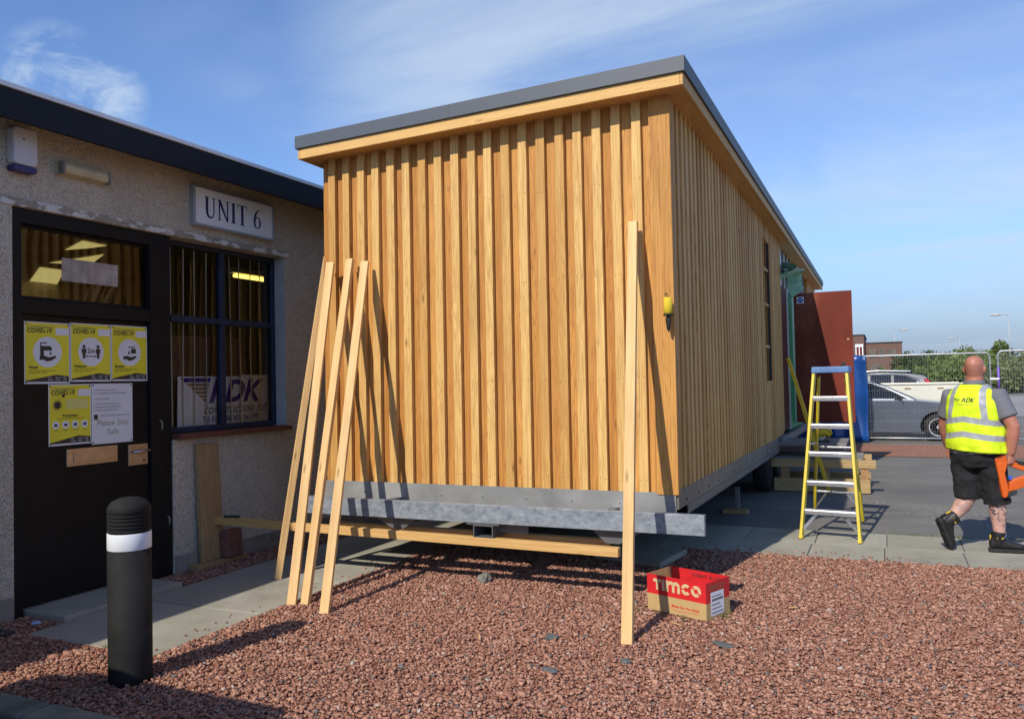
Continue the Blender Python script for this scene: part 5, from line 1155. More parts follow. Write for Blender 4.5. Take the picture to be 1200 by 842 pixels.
def estate(label, loc, rz, grp=None):
    c = thing('parked_car', label, 'car', loc, (0, 0, rz)); L = lambda mb, nm, mt, par=c, **k: mb.build(nm, mt, par, local=True, **k)
    hw = 0.92; fx, rx = 1.40, -1.26; z0 = 0.26
    poly = [(2.15, 0.28), (2.27, 0.5), (2.25, 0.78), (2.05, 0.92), (1.0, 1.06), (0, 1.09), (-1.6, 1.12), (-2.18, 1.10), (-2.26, 0.8), (-2.22, 0.32)]
    pl = poly + [(rx - .38, z0)] + list(reversed(arch(rx, 0.40, z0))) + [(rx + .38, z0), (fx - .38, z0)] + list(reversed(arch(fx, 0.40, z0))) + [(fx + .38, z0)]
    L(body_prism(pl, hw), 'body', M['navypaint'], bevel=0.012)
    tum = (1.1, 1.68, 0.22)
    gh = [(0.95, 1.05), (0.25, 1.48), (-0.1, 1.61), (-0.7, 1.66), (-1.5, 1.62), (-1.95, 1.55), (-2.05, 1.50), (-2.20, 1.09), (-1, 1.04)]
    L(body_prism(gh, hw * .96, 0.04, tum), 'roof', M['navypaint'], bevel=0.01)
    for fl in (-1, 1):
        b = MB(); side_pane(b, [(0.60, 1.13), (0.22, 1.40), (-0.10, 1.53), (-0.38, 1.56), (-0.38, 1.12)], hw * .96, tum, sides=(fl,)); L(b, 'side_glass', M['darkglass'])
        b = MB(); side_pane(b, [(-0.46, 1.12), (-0.46, 1.56), (-1.05, 1.55), (-1.05, 1.13)], hw * .96, tum, sides=(fl,)); L(b, 'side_glass', M['darkglass'])
        b = MB(); side_pane(b, [(-1.13, 1.14), (-1.13, 1.55), (-1.45, 1.52), (-1.78, 1.38), (-1.70, 1.28)], hw * .96, tum, sides=(fl,)); L(b, 'side_glass', M['darkglass'])
    b = MB()
    for s_ in (-1, 1):
        pts = [(0.62, 1.12), (-1.10, 1.115), (-1.5, 1.19), (-1.84, 1.34), (-1.84, 1.40), (-1.5, 1.535), (-1.1, 1.575), (-0.3, 1.58)]
        b.tube([(x, s_ * (hw * .96 * (1 - .22 * max(0, (z - 1.1) / .58)) + .008), z) for x, z in pts], 0.016, 6)
        b.tube([(0.0, s_ * 0.62, 1.66), (-0.7, s_ * .64, 1.70), (-1.6, s_ * .64, 1.665)], 0.018, 6)
    L(b, 'bright_trim', M['chrome'])
    b = MB()
    for s_ in (-1, 1):
        P = [(-1.96, s_ * .80, 1.44), (-2.06, s_ * .80, 1.40), (-2.26, s_ * .84, 1.10), (-2.27, s_ * .50, 1.02), (-2.12, s_ * .86, 1.02), (-2.02, s_ * .88, 1.16)]
        b.loft([[(x - .015, y + s_ * .035, z) for x, y, z in P], [(x, y - s_ * .05, z) for x, y, z in P]])
    L(b, 'tail_light', M['taillight'])
    b = MB(); b.hexa([(-2.035, -.55, 1.49), (-2.035, .55, 1.49), (-2.195, .62, 1.14), (-2.195, -.62, 1.14)], [(-2.05, -.55, 1.50), (-2.05, .55, 1.50), (-2.21, .62, 1.145), (-2.21, -.62, 1.145)]); L(b, 'rear_window', M['darkglass'])
    b = MB(); b.hexa([(.90, -.68, 1.10), (.90, .68, 1.10), (.20, .60, 1.52), (.20, -.60, 1.52)], [(.907, -.68, 1.112), (.907, .68, 1.112), (.207, .60, 1.532), (.207, -.60, 1.532)]); L(b, 'windscreen', M['darkglass'])
    for s_ in (-1, 1):
        for x in (fx, rx): wheel(c, x, s_ * (hw - 0.12), 0.34, 0.22, 10, s_)
    return c
saloon('silver grey saloon car parked right behind the mesh fence', (-0.27, 22.45, 0), 0.0)
estate('dark navy estate car with red tail lamp parked beyond the cream pickup', (-0.86, 28.7, 0), math.pi)
estate('dark navy car parked just outside the left edge whose shadow falls by the kerb', (-3.77, -0.53, 0), R(-90))
# cream pickup
pk = thing('pickup_truck', 'cream white pickup with rust spots along its drop side bed', 'pickup', (-0.45, 25.6, 0), (0, 0, math.pi)); Lp = lambda mb, nm, mt, **k: mb.build(nm, mt, pk, local=True, **k)
z0 = 0.42
def arch2(cx_, r=0.44): return list(reversed([(cx_ + r * math.cos(R(a)), 0.40 + r * math.sin(R(a))) for a in range(5, 176, 10)]))
pl = [(2.75, 0.45), (2.82, 0.75), (2.70, 1.05), (1.75, 1.17), (1.72, 1.22), (0.2, 1.22), (0.19, 0.45)]
pl = [(2.75, 0.45), (2.82, 0.75), (2.72, 1.05), (1.75, 1.18), (0.25, 1.20), (0.25, 0.45), (1.42, 0.44)] + arch2(1.95)[0:] + [(2.40, .44)]
Lp(body_prism(pl, 0.88), 'cab', M['creampaint'], bevel=0.012)
Lp(body_prism([(1.70, 1.17), (1.10, 1.72), (0.5, 1.78), (0.27, 1.74), (0.25, 1.18)], 0.84, 0.04, (1.18, 1.78, .18)), 'cab_roof', M['creampaint'], bevel=0.01)
for fl in (-1, 1):
    b = MB(); side_pane(b, [(1.45, 1.22), (1.03, 1.62), (0.42, 1.66), (0.42, 1.22)], 0.84, (1.18, 1.78, .18), sides=(fl,)); Lp(b, 'side_glass', M['darkglass'])
ar = arch2(-1.15)
b = MB(); P = [(0.20, 0.52), (0.20, 1.29), (-2.35, 1.29), (-2.35, 0.52), (-1.61, .52)] + ar + [(-.69, .52)]
for y in (-0.90, 0.86): b.loft([[(x, y, z) for x, z in P], [(x, y + 0.04, z) for x, z in P]])
b.box(-2.35, 0.20, -0.859, 0.859, 0.80, 0.84); b.box(-2.36, -2.32, -0.859, 0.859, 0.53, 1.289); b.box(0.17, 0.21, -.859, .859, .53, 1.289); Lp(b, 'load_bed', M['creampaint'], bevel=0.006)
for y in (-0.91, 0.87):
    b = MB(); b.box(-2.38, 0.22, y - .01, y + .06, 1.291, 1.325); Lp(b, 'bed_rail', M['creampaint'], bevel=0.008)
    for x in (-1.9, -1.1, -0.45, -0.1):
        b = MB(); b.box(x, x + 0.16, y - 0.004, y + 0.044, 1.17, 1.20); Lp(b, 'rope_hook', pbr('rust', (0.28, 0.13, 0.05), .9), bevel=0.006)
for s_ in (-1, 1):
    for x in (1.95, -1.15): wheel(pk, x, s_ * 0.76, 0.37, 0.22, 8, s_)
b = MB(); b.box(-2.2, 1.4, -0.5, 0.5, 0.38, 0.5); Lp(b, 'chassis', M['darksteel'])

# ================================================================== BEYOND: BRICK BUILDING, LAMPS, BUSHES
fb = thing('brick_building', 'derelict brown brick flat roofed building far beyond the cars', 'building', (-2.0, 115, 0))
b = MB(); b.box(-16, -2.25, 115, 130, -0.1, 6.60); b.build('wall', M['farbrick'], fb)
b = MB(); b.box(-2.24, 2.2, 116, 130, -0.1, 5.55); b.build('side_wing', M['farbrick'], fb)
b = MB(); b.box(-16.1, -2.15, 114.9, 130.1, 6.601, 6.72); b.box(-2.14, 2.3, 115.9, 130.1, 5.551, 5.66); b.build('roof_edge', M['darksteel'], fb)
for (x0, x1, z0_, z1_, mt_) in ((-3.25, -2.45, 3.6, 5.1, 'redply'),):
    b = MB(); b.box(x0, x1, 114.93, 114.99, z0_, z1_); w_ = b.build('window', M['redply'], fb)
    b = MB(); b.box(x0 - .08, x1 + .08, 114.85, 114.928, z1_, z1_ + .35); b.box(x0 - .06, x0 + .06, 114.86, 114.928, z0_, z1_ - .001); b.box(x1 - .06, x1 + .06, 114.86, 114.928, z0_, z1_ - .001); b.box((x0 + x1) / 2 - .05, (x0 + x1) / 2 + .05, 114.86, 114.928, z0_, z1_ - .001); b.build('window_frame', M['white'], w_)
for (x0, x1, z0_, z1_) in ((-1.7, -0.85, 3.7, 4.8), (-0.55, 0.25, 3.6, 4.8), (0.55, 1.5, 3.7, 4.7), (-1.6, -0.4, 1.2, 2.9), (-7, -5, 3.6, 5.1), (-11, -9, 3.6, 5.1)):
    yb = 115.93 if x0 > -2.2 else 114.93
    b = MB(); b.box(x0, x1, yb, yb + .06, z0_, z1_); b.build('window', pbr('boarded window', (0.14, 0.12, 0.10), .8, 0, .3, 1), fb)
def lamp(label, x, y, h, arm):
    l_ = thing('street_lamp', label, 'street lamp', (x, y, 0), group='street lamps beyond the site')
    b = MB(); b.tube([(x, y, -0.1), (x, y, 1.3)], 0.10, 10); b.tube([(x, y, 1.301), (x, y, h)], [0.075, 0.055], 10); b.build('column', M['lampgrey'], l_, smooth=True)
    b = MB(); b.tube([(x, y, h - 0.05), (x + arm * 0.2, y, h + 0.06), (x + arm, y, h + 0.12)], 0.04, 8); b.build('arm', M['lampgrey'], l_, smooth=True)
    b = MB(); xe = x + arm; sg_ = 1 if arm > 0 else -1
    b.loft([[(xe + sg_ * t * 0.75, y + k * 0.14 * s1, h + 0.10 + z_) for k, z_ in ((-1, 0), (-.6, .12), (.6, .12), (1, 0), (.6, -.09), (-.6, -.09))] for t, s1 in ((-.12, .4), (.1, 1), (.8, 1), (1, .4))]); b.build('lamp_head', pbr('lamp head', (0.45, 0.42, 0.40), .5), l_, bevel=0.02)
lamp('street lamp in front of the far brick building', 1.42, 125, 7.45, 1.0)
lamp('tall street lamp rising above the man at right', 10.95, 90, 6.85, -0.75)
lamp('most distant street lamp, small, above the bushes in the middle', 11.3, 150, 6.95, -0.9)

def crown(name, blobs, nleaf, size, mat, parent=None, loc=(0, 0, 0)):
    tot = sum(r[3] * r[4] * r[5] for r in blobs) ; P = []
    for (cx_, cy_2, cz, rx_, ry_, rz_) in blobs:
        k = max(30, int(nleaf * (rx_ * ry_ * rz_) / tot))
        u = rng.normal(size=(k, 3)); u /= np.linalg.norm(u, axis=1)[:, None]
        rad = rng.uniform(0.45, 1.08, (k, 1)) ** 0.6
        P.append(u * rad * np.array([rx_, ry_, rz_]) + np.array([cx_, cy_2, cz]))
    P = np.concatenate(P); P = P[P[:, 2] > 0.05]; N = len(P)
    a = rng.normal(size=(N, 3)); a /= np.linalg.norm(a, axis=1)[:, None]; c = rng.normal(size=(N, 3)); c -= a * (a * c).sum(1)[:, None]; c /= np.linalg.norm(c, axis=1)[:, None]
    s_ = size * rng.lognormal(0, .35, (N, 1))
    V = np.stack([P - a * s_, P + c * s_ * .55, P + a * s_, P - c * s_ * .55], 1).reshape(-1, 3)
    me = bpy.data.meshes.new(name); me.vertices.add(N * 4); me.vertices.foreach_set('co', V.reshape(-1).astype(np.float32))
    me.loops.add(N * 4); me.loops.foreach_set('vertex_index', np.arange(N * 4, dtype=np.int32)); me.polygons.add(N)
    me.polygons.foreach_set('loop_start', (np.arange(N) * 4).astype(np.int32)); me.polygons.foreach_set('loop_total', np.full(N, 4, np.int32)); me.update(calc_edges=True)
    me.materials.append(mat); o = bpy.data.objects.new(name, me); COL.objects.link(o); o.location = loc
    if parent is not None: o.parent = parent
    return o
BUSH = [(2.7, 118, 3.9, 7, 'B'), (4.3, 112, 4.5, 8, 'B'), (4.6, 100, 3.3, 6, 'B'), (6.2, 108, 4.0, 8, 'B'), (5.9, 92, 3.2, 7, 'A'), (7.8, 100, 4.3, 8, 'A'), (7.3, 84, 3.2, 7, 'A'), (5.5, 78, 2.3, 5, 'A'),
        (8.8, 92, 3.6, 7, 'A'), (10.5, 100, 4.4, 6, 'B'), (11.8, 104, 4.9, 4, 'A'), (8.2, 74, 2.7, 6, 'A'), (10.1, 82, 3.1, 7, 'C'), (11.9, 90, 3.6, 7, 'C'), (8.9, 68, 2.1, 5, 'C'), (12.4, 86, 3.7, 8, 'C'), (11.0, 72, 2.7, 7, 'C'),
        (14.8, 90, 3.8, 9, 'A'), (0.5, 128, 3.5, 8, 'B'), (0.6, 80, 2.4, 3.2, 'A'), (14.3, 80, 3.2, 9, 'C'), (-1.4, 88, 2.2, 4, 'B')]
LB = ['dark evergreen at the left end of the tree line beside the brick building', 'tall dark tree behind the estate car roof', 'lower dark bush in front of the tall dark trees', 'dark tree directly above the pickup bed', 'rounded green bush above the pickup bed end', 'large green tree left of the man\'s head',
      'wide olive bush just left of the man\'s head', 'small low olive bush at the road edge left of the man', 'olive bush directly behind the man\'s head', 'dark tree peeping over the bushes right of the man\'s head', 'narrow pointed tree standing tallest right of the man', 'low green bush by the fence post right of the man',
      'grey green scrub bush under the tall street lamp', 'grey green bush far right behind the lamp', 'lowest grey green scrub patch at the road edge right of the man', 'tall grey green scrub at the far right edge', 'mid height scrub bush before the right edge', 'broad olive tree beyond the right picture edge', 'dark far tree behind the brick building\'s right end', 'small bright green bush in front of the brick building', 'wide scrub thicket at the right picture edge', 'low dark bush behind the blue sheet']
for (x, y, h, w, k), lab in zip(BUSH, LB):
    blobs = []
    for i in range(7):
        f_ = random.uniform(-0.36, 0.36); hh = h * (1 - 1.2 * f_ * f_) * random.uniform(0.72, 1.0)
        blobs.append((f_ * w, random.uniform(-.25, .25) * w, hh * 0.50, w * random.uniform(.14, .22), w * random.uniform(.14, .22), hh * 0.52))
    if lab.startswith('narrow'):
        blobs = [(0, 0, h * .62, 1.0, 1.0, h * .38), (-.5, 0, h * .45, 1.2, 1.2, h * .35), (.6, .2, h * .4, 1.1, 1.1, h * .3)]
    t = thing('bush' if h < 3.3 else 'tree', lab, 'bush' if h < 3.3 else 'tree', (x, y, 0), group='bushes and trees beyond the road')
    crown('foliage' if h < 3.3 else 'crown', blobs, 4200, 0.155 if y > 85 else 0.125, M['leaf' + k], t)
    b = MB(); b.tube([(0, 0, -.1), (0.05, 0, h * .35), (0.15, 0.05, h * .7)], [0.12, 0.09, 0.03], 7); [b.tube([(0.05, 0, h * .3), (sx * w * .12, random.uniform(-.5, .5), h * .6)], [0.06, 0.02], 6) for sx in (-1, 1)]
    b.build('stem' if h < 3.3 else 'trunk', M['bark'], t, local=True)

# ================================================================== THE MAN
def apply_mods(o):
    dg = bpy.context.evaluated_depsgraph_get(); me = bpy.data.meshes.new_from_object(o.evaluated_get(dg)); o.modifiers.clear(); old = o.data; o.data = me; bpy.data.meshes.remove(old)
def fuse(o, vox=0.009, smooth_n=4, f=0.5):
    r_ = o.modifiers.new('r', 'REMESH'); r_.mode = 'VOXEL'; r_.voxel_size = vox; r_.use_smooth_shade = True
    s_ = o.modifiers.new('s', 'SMOOTH'); s_.iterations = smooth_n; s_.factor = f
    apply_mods(o); o.data.polygons.foreach_set('use_smooth', [True] * len(o.data.polygons)); return o
man = thing('person', 'man in yellow hi-vis vest and black shorts walking with an orange nail gun', 'person', (0.70, 8.45, 0))
HD = R(-30)     # the way the trunk faces: away, turned a little to the right
fwd = Vector((-math.sin(HD), math.cos(HD), 0)); rgt = Vector((math.cos(HD), math.sin(HD), 0)); UPV = Vector((0, 0, 1))
def ell(c, a, b_, n=20, ra=None, fa=None, up=None, sq=2.0):
    c = Vector(c); ra = ra or rgt; fa = fa or fwd; out_ = []
    for k in range(n):
        t = 2 * math.pi * k / n; ct, st_ = math.cos(t), math.sin(t)
        x = math.copysign(abs(ct) ** (2 / sq), ct); y = math.copysign(abs(st_) ** (2 / sq), st_)
        out_.append(c + ra * (a * x) + fa * (b_ * y))
    return out_
C0 = Vector((0.035, 0.0, 0))
def torso_rings(g=0.0, z0=0.86, z1=1.50):
    # z, half width, half depth, forward shift
    T = [(0.80, .165, .135, 0), (0.88, .195, .16, .00), (0.96, .215, .185, .03), (1.05, .222, .19, .035), (1.15, .218, .175, .02), (1.25, .215, .155, .005), (1.33, .212, .14, -.005), (1.40, .195, .12, -.01), (1.45, .15, .095, -.005), (1.49, .085, .075, .01), (1.52, .06, .06, .02)]
    return [ell(C0 + fwd * s_ + Vector((0, 0, z)), a + g, b_ + g, 24, sq=2.3) for z, a, b_, s_ in T if z0 <= z <= z1]
SHR = C0 + rgt * 0.195 + UPV * 1.395; SHL = C0 - rgt * 0.195 + UPV * 1.395
ELR, WRR = Vector((0.315, -0.15, 1.125)), Vector((0.290, -0.13, 0.885))
ELL, WRL = Vector((-0.20, 0.20, 1.12)), Vector((-0.17, 0.30, 0.91))
HPR, HPL = Vector((0.13, -0.035, 0.90)), Vector((-0.055, 0.055, 0.90))
KNR, ANR = Vector((0.185, 0.0, 0.47)), Vector((0.195, -0.02, 0.10))
KNL, ANL = Vector((-0.035, 0.03, 0.475)), Vector((-0.205, -0.055, 0.255))
HC = Vector((0.05, 0.02, 1.645))      # head centre
hf = Vector((0.35, 0.94, 0)).normalized(); hr = Vector((hf.y, -hf.x, 0))
b = MB()
b.loft(torso_rings(0, 0.7, 1.53))
b.tube([C0 + fwd * .0 + UPV * 1.44, C0 + fwd * .015 + UPV * 1.52, HC + UPV * -.05], [.078, .074, .072], 16)
# head: skull, jaw, nose, ears
HR_ = [(-.125, .045, .055, .02), (-.105, .062, .075, .015), (-.06, .074, .092, .006), (-.01, .079, .100, 0), (.035, .080, .102, -.004), (.075, .070, .088, -.008), (.10, .050, .064, -.01), (.113, .022, .03, -.01)]
b.loft([ell(HC + hf * s_ + UPV * z, a, c_, 20, hr, hf) for z, a, c_, s_ in HR_])
b.loft([ell(HC + hf * (0.098 + .014 * i) + UPV * (-.012 - .012 * i), .012 + .003 * i, .01, 8, hr, UPV) for i in range(3)])
for s_ in (-1, 1):
    e0 = HC + hr * (s_ * .080) - UPV * .012
    b.loft([ell(e0 + hr * (s_ * d_) - hf * (.01 + d_ * .4), .018 * k, .033 * k, 10, hf, UPV) for d_, k in ((-.012, .8), (.004, 1.0), (.012, 1.0), (.018, .7))])
    b.loft([ell(HC + hf * (.088) + hr * (s_ * .032) + UPV * .008 + hf * (.004 * i), .014 - .005 * i, .008 - .003 * i, 8, hr, UPV) for i in range(2)])
b.loft([ell(HC + hf * (.088 + .006 * i) - UPV * .062, .024 - .006 * i, .008, 8, hr, UPV) for i in range(2)])
# arms
b.tube([SHR - rgt * .05, SHR + rgt * .01, SHR.lerp(ELR, .35), SHR.lerp(ELR, .75), ELR, ELR.lerp(WRR, .3), ELR.lerp(WRR, .75), WRR], [.06, .068, .066, .058, .052, .054, .042, .034], 14)
b.tube([SHL + rgt * .05, SHL - rgt * .01, SHL.lerp(ELL, .35), SHL.lerp(ELL, .75), ELL, ELL.lerp(WRL, .3), ELL.lerp(WRL, .75), WRL], [.06, .068, .066, .058, .052, .054, .042, .034], 14)
# legs
b.tube([HPR, HPR.lerp(KNR, .4), KNR, KNR.lerp(ANR, .3), KNR.lerp(ANR, .65), ANR], [.105, .10, .068, .072, .052, .044], 16)
b.tube([HPL, HPL.lerp(KNL, .4), KNL, KNL.lerp(ANL, .35), KNL.lerp(ANL, .7), ANL], [.105, .10, .070, .074, .052, .044], 16)
# hands: palm, four fingers and a thumb each
def hand(wr, pd, side, curl, knx):
    """wrist, palm direction, thumb-side direction, finger curl axis direction (towards the palm)"""
    pd, side, knx = pd.normalized(), side.normalized(), knx.normalized()
    pc = wr + pd * .05
    b.loft([ell(wr + pd * t, w_, .017, 12, side, knx) for t, w_ in ((-.01, .028), (.02, .034), (.055, .041), (.085, .039))])
    for i, L_ in enumerate((.072, .080, .074, .058)):
        r_ = wr + pd * .08 + side * (.030 - .020 * i); a1, a2, a3 = curl
        p1 = r_ + (pd * math.cos(a1) + knx * math.sin(a1)) * L_ * .45
        p2 = p1 + (pd * math.cos(a2) + knx * math.sin(a2)) * L_ * .32
        p3 = p2 + (pd * math.cos(a3) + knx * math.sin(a3)) * L_ * .26
        b.tube([r_ - pd * .015, r_, p1, p2, p3], [.010, .0105, .0098, .0092, .007], 8)
    t0 = wr + pd * .025 + side * .028
    b.tube([t0, t0 + side * .025 + pd * .022, t0 + side * .030 + pd * .052 + knx * .018, t0 + side * .018 + pd * .072 + knx * .034], [.013, .0125, .011, .008], 8)
HR_D = Vector((-0.02, 0.02, -1)); hand(WRR, HR_D, Vector((0.75, 0.65, 0)), (R(55), R(120), R(170)), Vector((-.65, .75, 0)))
hand(WRL, Vector((0.1, 0.25, -1)), fwd, (R(20), R(45), R(60)), rgt)
def skin_mat():
    mt, n, l, b_ = new_mat('sunburnt skin')
    t = n.new('ShaderNodeTexCoord'); sp_ = n.new('ShaderNodeSeparateXYZ'); l.new(t.outputs['Object'], sp_.inputs[0])
    f = rng_node(n, l, sp_.outputs[2], 0.60, 0.70)
    c = mix(n, l, f, (0.56, 0.34, 0.27), (0.44, 0.175, 0.115))
    c = mix(n, l, rng_node(n, l, noise(n, l, t.outputs['Object'], 26, 4), .35, .7, 0, .35), c, (0.38, 0.15, 0.10))
    # cropped stubble low round the back and sides of the head
    hm = mathn(n, l, 'MULTIPLY', rng_node(n, l, sp_.outputs[2], 1.565, 1.59), rng_node(n, l, sp_.outputs[2], 1.69, 1.645))
    c = mix(n, l, mathn(n, l, 'MULTIPLY', hm, .30), c, (0.16, 0.09, 0.07))
    # inked patches on the calves
    ink = rng_node(n, l, noise(n, l, t.outputs['Object'], 42, 3, .6), .50, .56)
    def ball(cx_, cy_2, cz, r_):
        v = n.new('ShaderNodeVectorMath'); v.operation = 'DISTANCE'; l.new(t.outputs['Object'], v.inputs[0]); v.inputs[1].default_value = (cx_, cy_2, cz); return rng_node(n, l, v.outputs['Value'], r_, r_ * .8)
    m1 = ball(0.165, -0.06, 0.36, .075); m2 = ball(0.24, -0.07, 0.30, .075); m3 = ball(-0.075, -0.06, 0.42, .075)
    mm = mathn(n, l, 'MAXIMUM', m1, m2)
    c = mix(n, l, mathn(n, l, 'MULTIPLY', mathn(n, l, 'MULTIPLY', mm, ink), .85), c, (0.06, 0.05, 0.06))
    ink2 = noise(n, l, t.outputs['Object'], 30, 3, .6, out='Color')
    c = mix(n, l, mathn(n, l, 'MULTIPLY', m3, .45), c, mix(n, l, ink, (0.30, 0.10, 0.06), (0.10, 0.22, 0.26)))
    l.new(c, b_.inputs['Base Color']); b_.inputs['Roughness'].default_value = .5; b_.inputs['Subsurface Weight'].default_value = .0
    return mt
M['skin'] = skin_mat()
bodyo = b.build('body', M['skin'], man, local=True); fuse(bodyo, 0.0075, 5)
# shirt: trunk, short sleeves, collar
def cloth(name, col, rough=.85, var=.12, folds=.5): return pbr(name, col, rough, 0, var, 5, folds, 9)
b = MB(); b.loft(torso_rings(.012, .85, 1.50))
for (s0, s1, sg_) in ((SHR, ELR, 1), (SHL, ELL, -1)):
    b.tube([s0 - rgt * (.06 * sg_), s0 + rgt * (.012 * sg_) + UPV * .004, s0.lerp(s1, .35), s0.lerp(s1, .70)], [.072, .083, .084, .082], 16)
o = b.build('shirt', cloth('grey polo shirt', (0.155, 0.16, 0.18)), man, local=True); fuse(o, .010, 4)
b = MB(); nb_ = C0 + fwd * .012
b.loft([ell(nb_ + UPV * z, r_, r_ * 1.0, 20) for z, r_ in ((1.475, .094), (1.505, .088), (1.535, .084), (1.537, .079), (1.50, .076))], caps=False)
b.build('collar', cloth('grey collar', (0.15, 0.155, 0.165)), man, local=True, smooth=True)
# shorts
b = MB()
b.loft([ell(C0 + fwd * s_ + UPV * z, a, c_, 22, sq=2.3) for z, a, c_, s_ in ((.97, .205, .175, .02), (.90, .205, .175, .01), (.82, .195, .165, 0), (.76, .17, .14, 0))])
b.tube([HPR + UPV * -.02, HPR.lerp(KNR, .35), HPR.lerp(KNR, .7), KNR + Vector((.005, 0, -.035))], [.115, .122, .112, .112], 18)
b.tube([HPL + UPV * -.02, HPL.lerp(KNL, .35), HPL.lerp(KNL, .75), KNL + Vector((-.012, -.004, -.01))], [.115, .122, .112, .106], 18)
o = b.build('shorts', cloth('black work shorts', (0.010, 0.010, 0.012), .9, .3, .9), man, local=True); fuse(o, .010, 3)
tx = bpy.data.textures.new('folds', 'CLOUDS'); tx.noise_scale = 0.07; tx.noise_depth = 1
dm = o.modifiers.new('folds', 'DISPLACE'); dm.texture = tx; dm.strength = 0.028; dm.mid_level = 0.5; apply_mods(o)
# hi-vis vest with reflective bands
def vest_mat():
    mt, n, l, b_ = new_mat('lime hi-vis fabric'); t = n.new('ShaderNodeTexCoord'); sp_ = n.new('ShaderNodeSeparateXYZ'); l.new(t.outputs['Object'], sp_.inputs[0])
    # distance to the right across the back, in the wearer's own frame
    dp = n.new('ShaderNodeVectorMath'); dp.operation = 'DOT_PRODUCT'; l.new(t.outputs['Object'], dp.inputs[0]); dp.inputs[1].default_value = rgt
    xr = mathn(n, l, 'SUBTRACT', dp.outputs['Value'], C0.dot(rgt))
    z = mathn(n, l, 'ADD', sp_.outputs[2], mathn(n, l, 'MULTIPLY', mathn(n, l, 'ABSOLUTE', mathn(n, l, 'ADD', xr, 0.02)), 0.16))
    def band(v, a, c_): return mathn(n, l, 'MULTIPLY', mathn(n, l, 'GREATER_THAN', v, a), mathn(n, l, 'LESS_THAN', v, c_))
    h1 = band(z, 1.168, 1.220); h2 = band(z, 1.035, 1.087)
    ax = mathn(n, l, 'ABSOLUTE', mathn(n, l, 'SUBTRACT', xr, mathn(n, l, 'MULTIPLY', mathn(n, l, 'SUBTRACT', sp_.outputs[2], 1.2), 0.0)))
    axz = mathn(n, l, 'SUBTRACT', ax, mathn(n, l, 'MULTIPLY', mathn(n, l, 'SUBTRACT', 1.45, sp_.outputs[2]), 0.12))
    v1 = mathn(n, l, 'MULTIPLY', band(axz, 0.098, 0.146), mathn(n, l, 'GREATER_THAN', z, 1.2))
    m_ = mathn(n, l, 'MAXIMUM', mathn(n, l, 'MAXIMUM', h1, h2), v1)
    f = rng_node(n, l, noise(n, l, t.outputs['Object'], 5, 4), .3, .7)
    c = mix(n, l, f, (0.60, 0.80, 0.005), (0.72, 0.92, 0.015))
    l.new(mix(n, l, m_, c, (0.33, 0.345, 0.36)), b_.inputs['Base Color']); l.new(rng_node(n, l, m_, 0, 1, .75, .4), b_.inputs['Roughness'])
    bump(n, l, b_, noise(n, l, coords(n, l, (1, 1, .6)), 11, 3, .5, .6), .55, .02); return mt
b = MB()
VT = [(0.905, .242, .215, .03), (0.96, .246, .222, .03), (1.05, .244, .212, .03), (1.15, .238, .194, .018), (1.25, .232, .175, .004), (1.33, .222, .160, -.006), (1.40, .208, .140, -.01), (1.445, .180, .118, -.006), (1.475, .140, .10, .0), (1.497, .098, .088, .008)]
b.loft([ell(C0 + fwd * s_ + UPV * z, a, c_, 28, sq=2.35) for z, a, c_, s_ in VT], caps=False)
o = b.build('vest', vest_mat(), man, local=True, smooth=True)
sb = o.modifiers.new('sub', 'SUBSURF'); sb.levels = 2; sb.render_levels = 2
# a rucked hem
tex = bpy.data.textures.new('ruck', 'CLOUDS'); tex.noise_scale = 0.09
dm = o.modifiers.new('ruck', 'DISPLACE'); dm.texture = tex; dm.strength = 0.034; dm.mid_level = 0.5
apply_mods(o)
sol = o.modifiers.new('thick', 'SOLIDIFY'); sol.thickness = 0.006; sol.offset = 1
bk0 = C0 - fwd * 0.178 + UPV * 1.345
tv = [0.0, 0.0]
vup = (UPV + fwd * 0.10).normalized()
text('RDK', 0.052, M['ink'], man, bk0 - rgt * 0.035, rgt, vup, .3, .0015, local=True, name='vest_print', lift=.004)
from mathutils.bvhtree import BVHTree
vbm = bmesh.new(); vbm.from_mesh(o.data); vtree = BVHTree.FromBMesh(vbm); vbm.free()
def cling(ob, lift):
    for v in ob.data.vertices:
        h_ = vtree.ray_cast(v.co - fwd * 0.3, fwd)
        if h_[0] is not None: v.co = h_[0] - fwd * lift
b = MB()
for i in range(3): b.prism([(-.118 + i * .012, .036 - i * .009), (-.05, .036 - i * .009), (-.052 - i * .002, .030 - i * .009), (-.110 + i * .012, .030 - i * .009)], bk0 - fwd * .004, rgt, vup, -fwd * .0015)
b.build('vest_emblem', pbr('bottle green print', (0.03, 0.12, 0.08), .6), man, local=True)
text('construction ltd', 0.018, M['inkgrey'], man, bk0 - rgt * .06 - vup * .028, rgt, vup, .2, 0, local=True, name='vest_print', lift=.004)
for q_ in man.children:
    if q_.name.startswith('vest_print'): cling(q_, 0.0085)
    if q_.name.startswith('vest_emblem'): cling(q_, 0.0078)
# the vest hangs lower at his right side
for nm in ('vest', 'vest_print', 'vest_print.001', 'vest_emblem'):
    for v in bpy.data.objects[nm].data.vertices:
        xr_ = (v.co - C0).dot(rgt); k_ = max(0.0, min(1.0, (1.42 - v.co.z) / .4)); v.co.z -= 0.07 * xr_ * k_
        if v.co.z < 1.0 and xr_ > .1: v.co += rgt * (1.0 - v.co.z) * 0.18
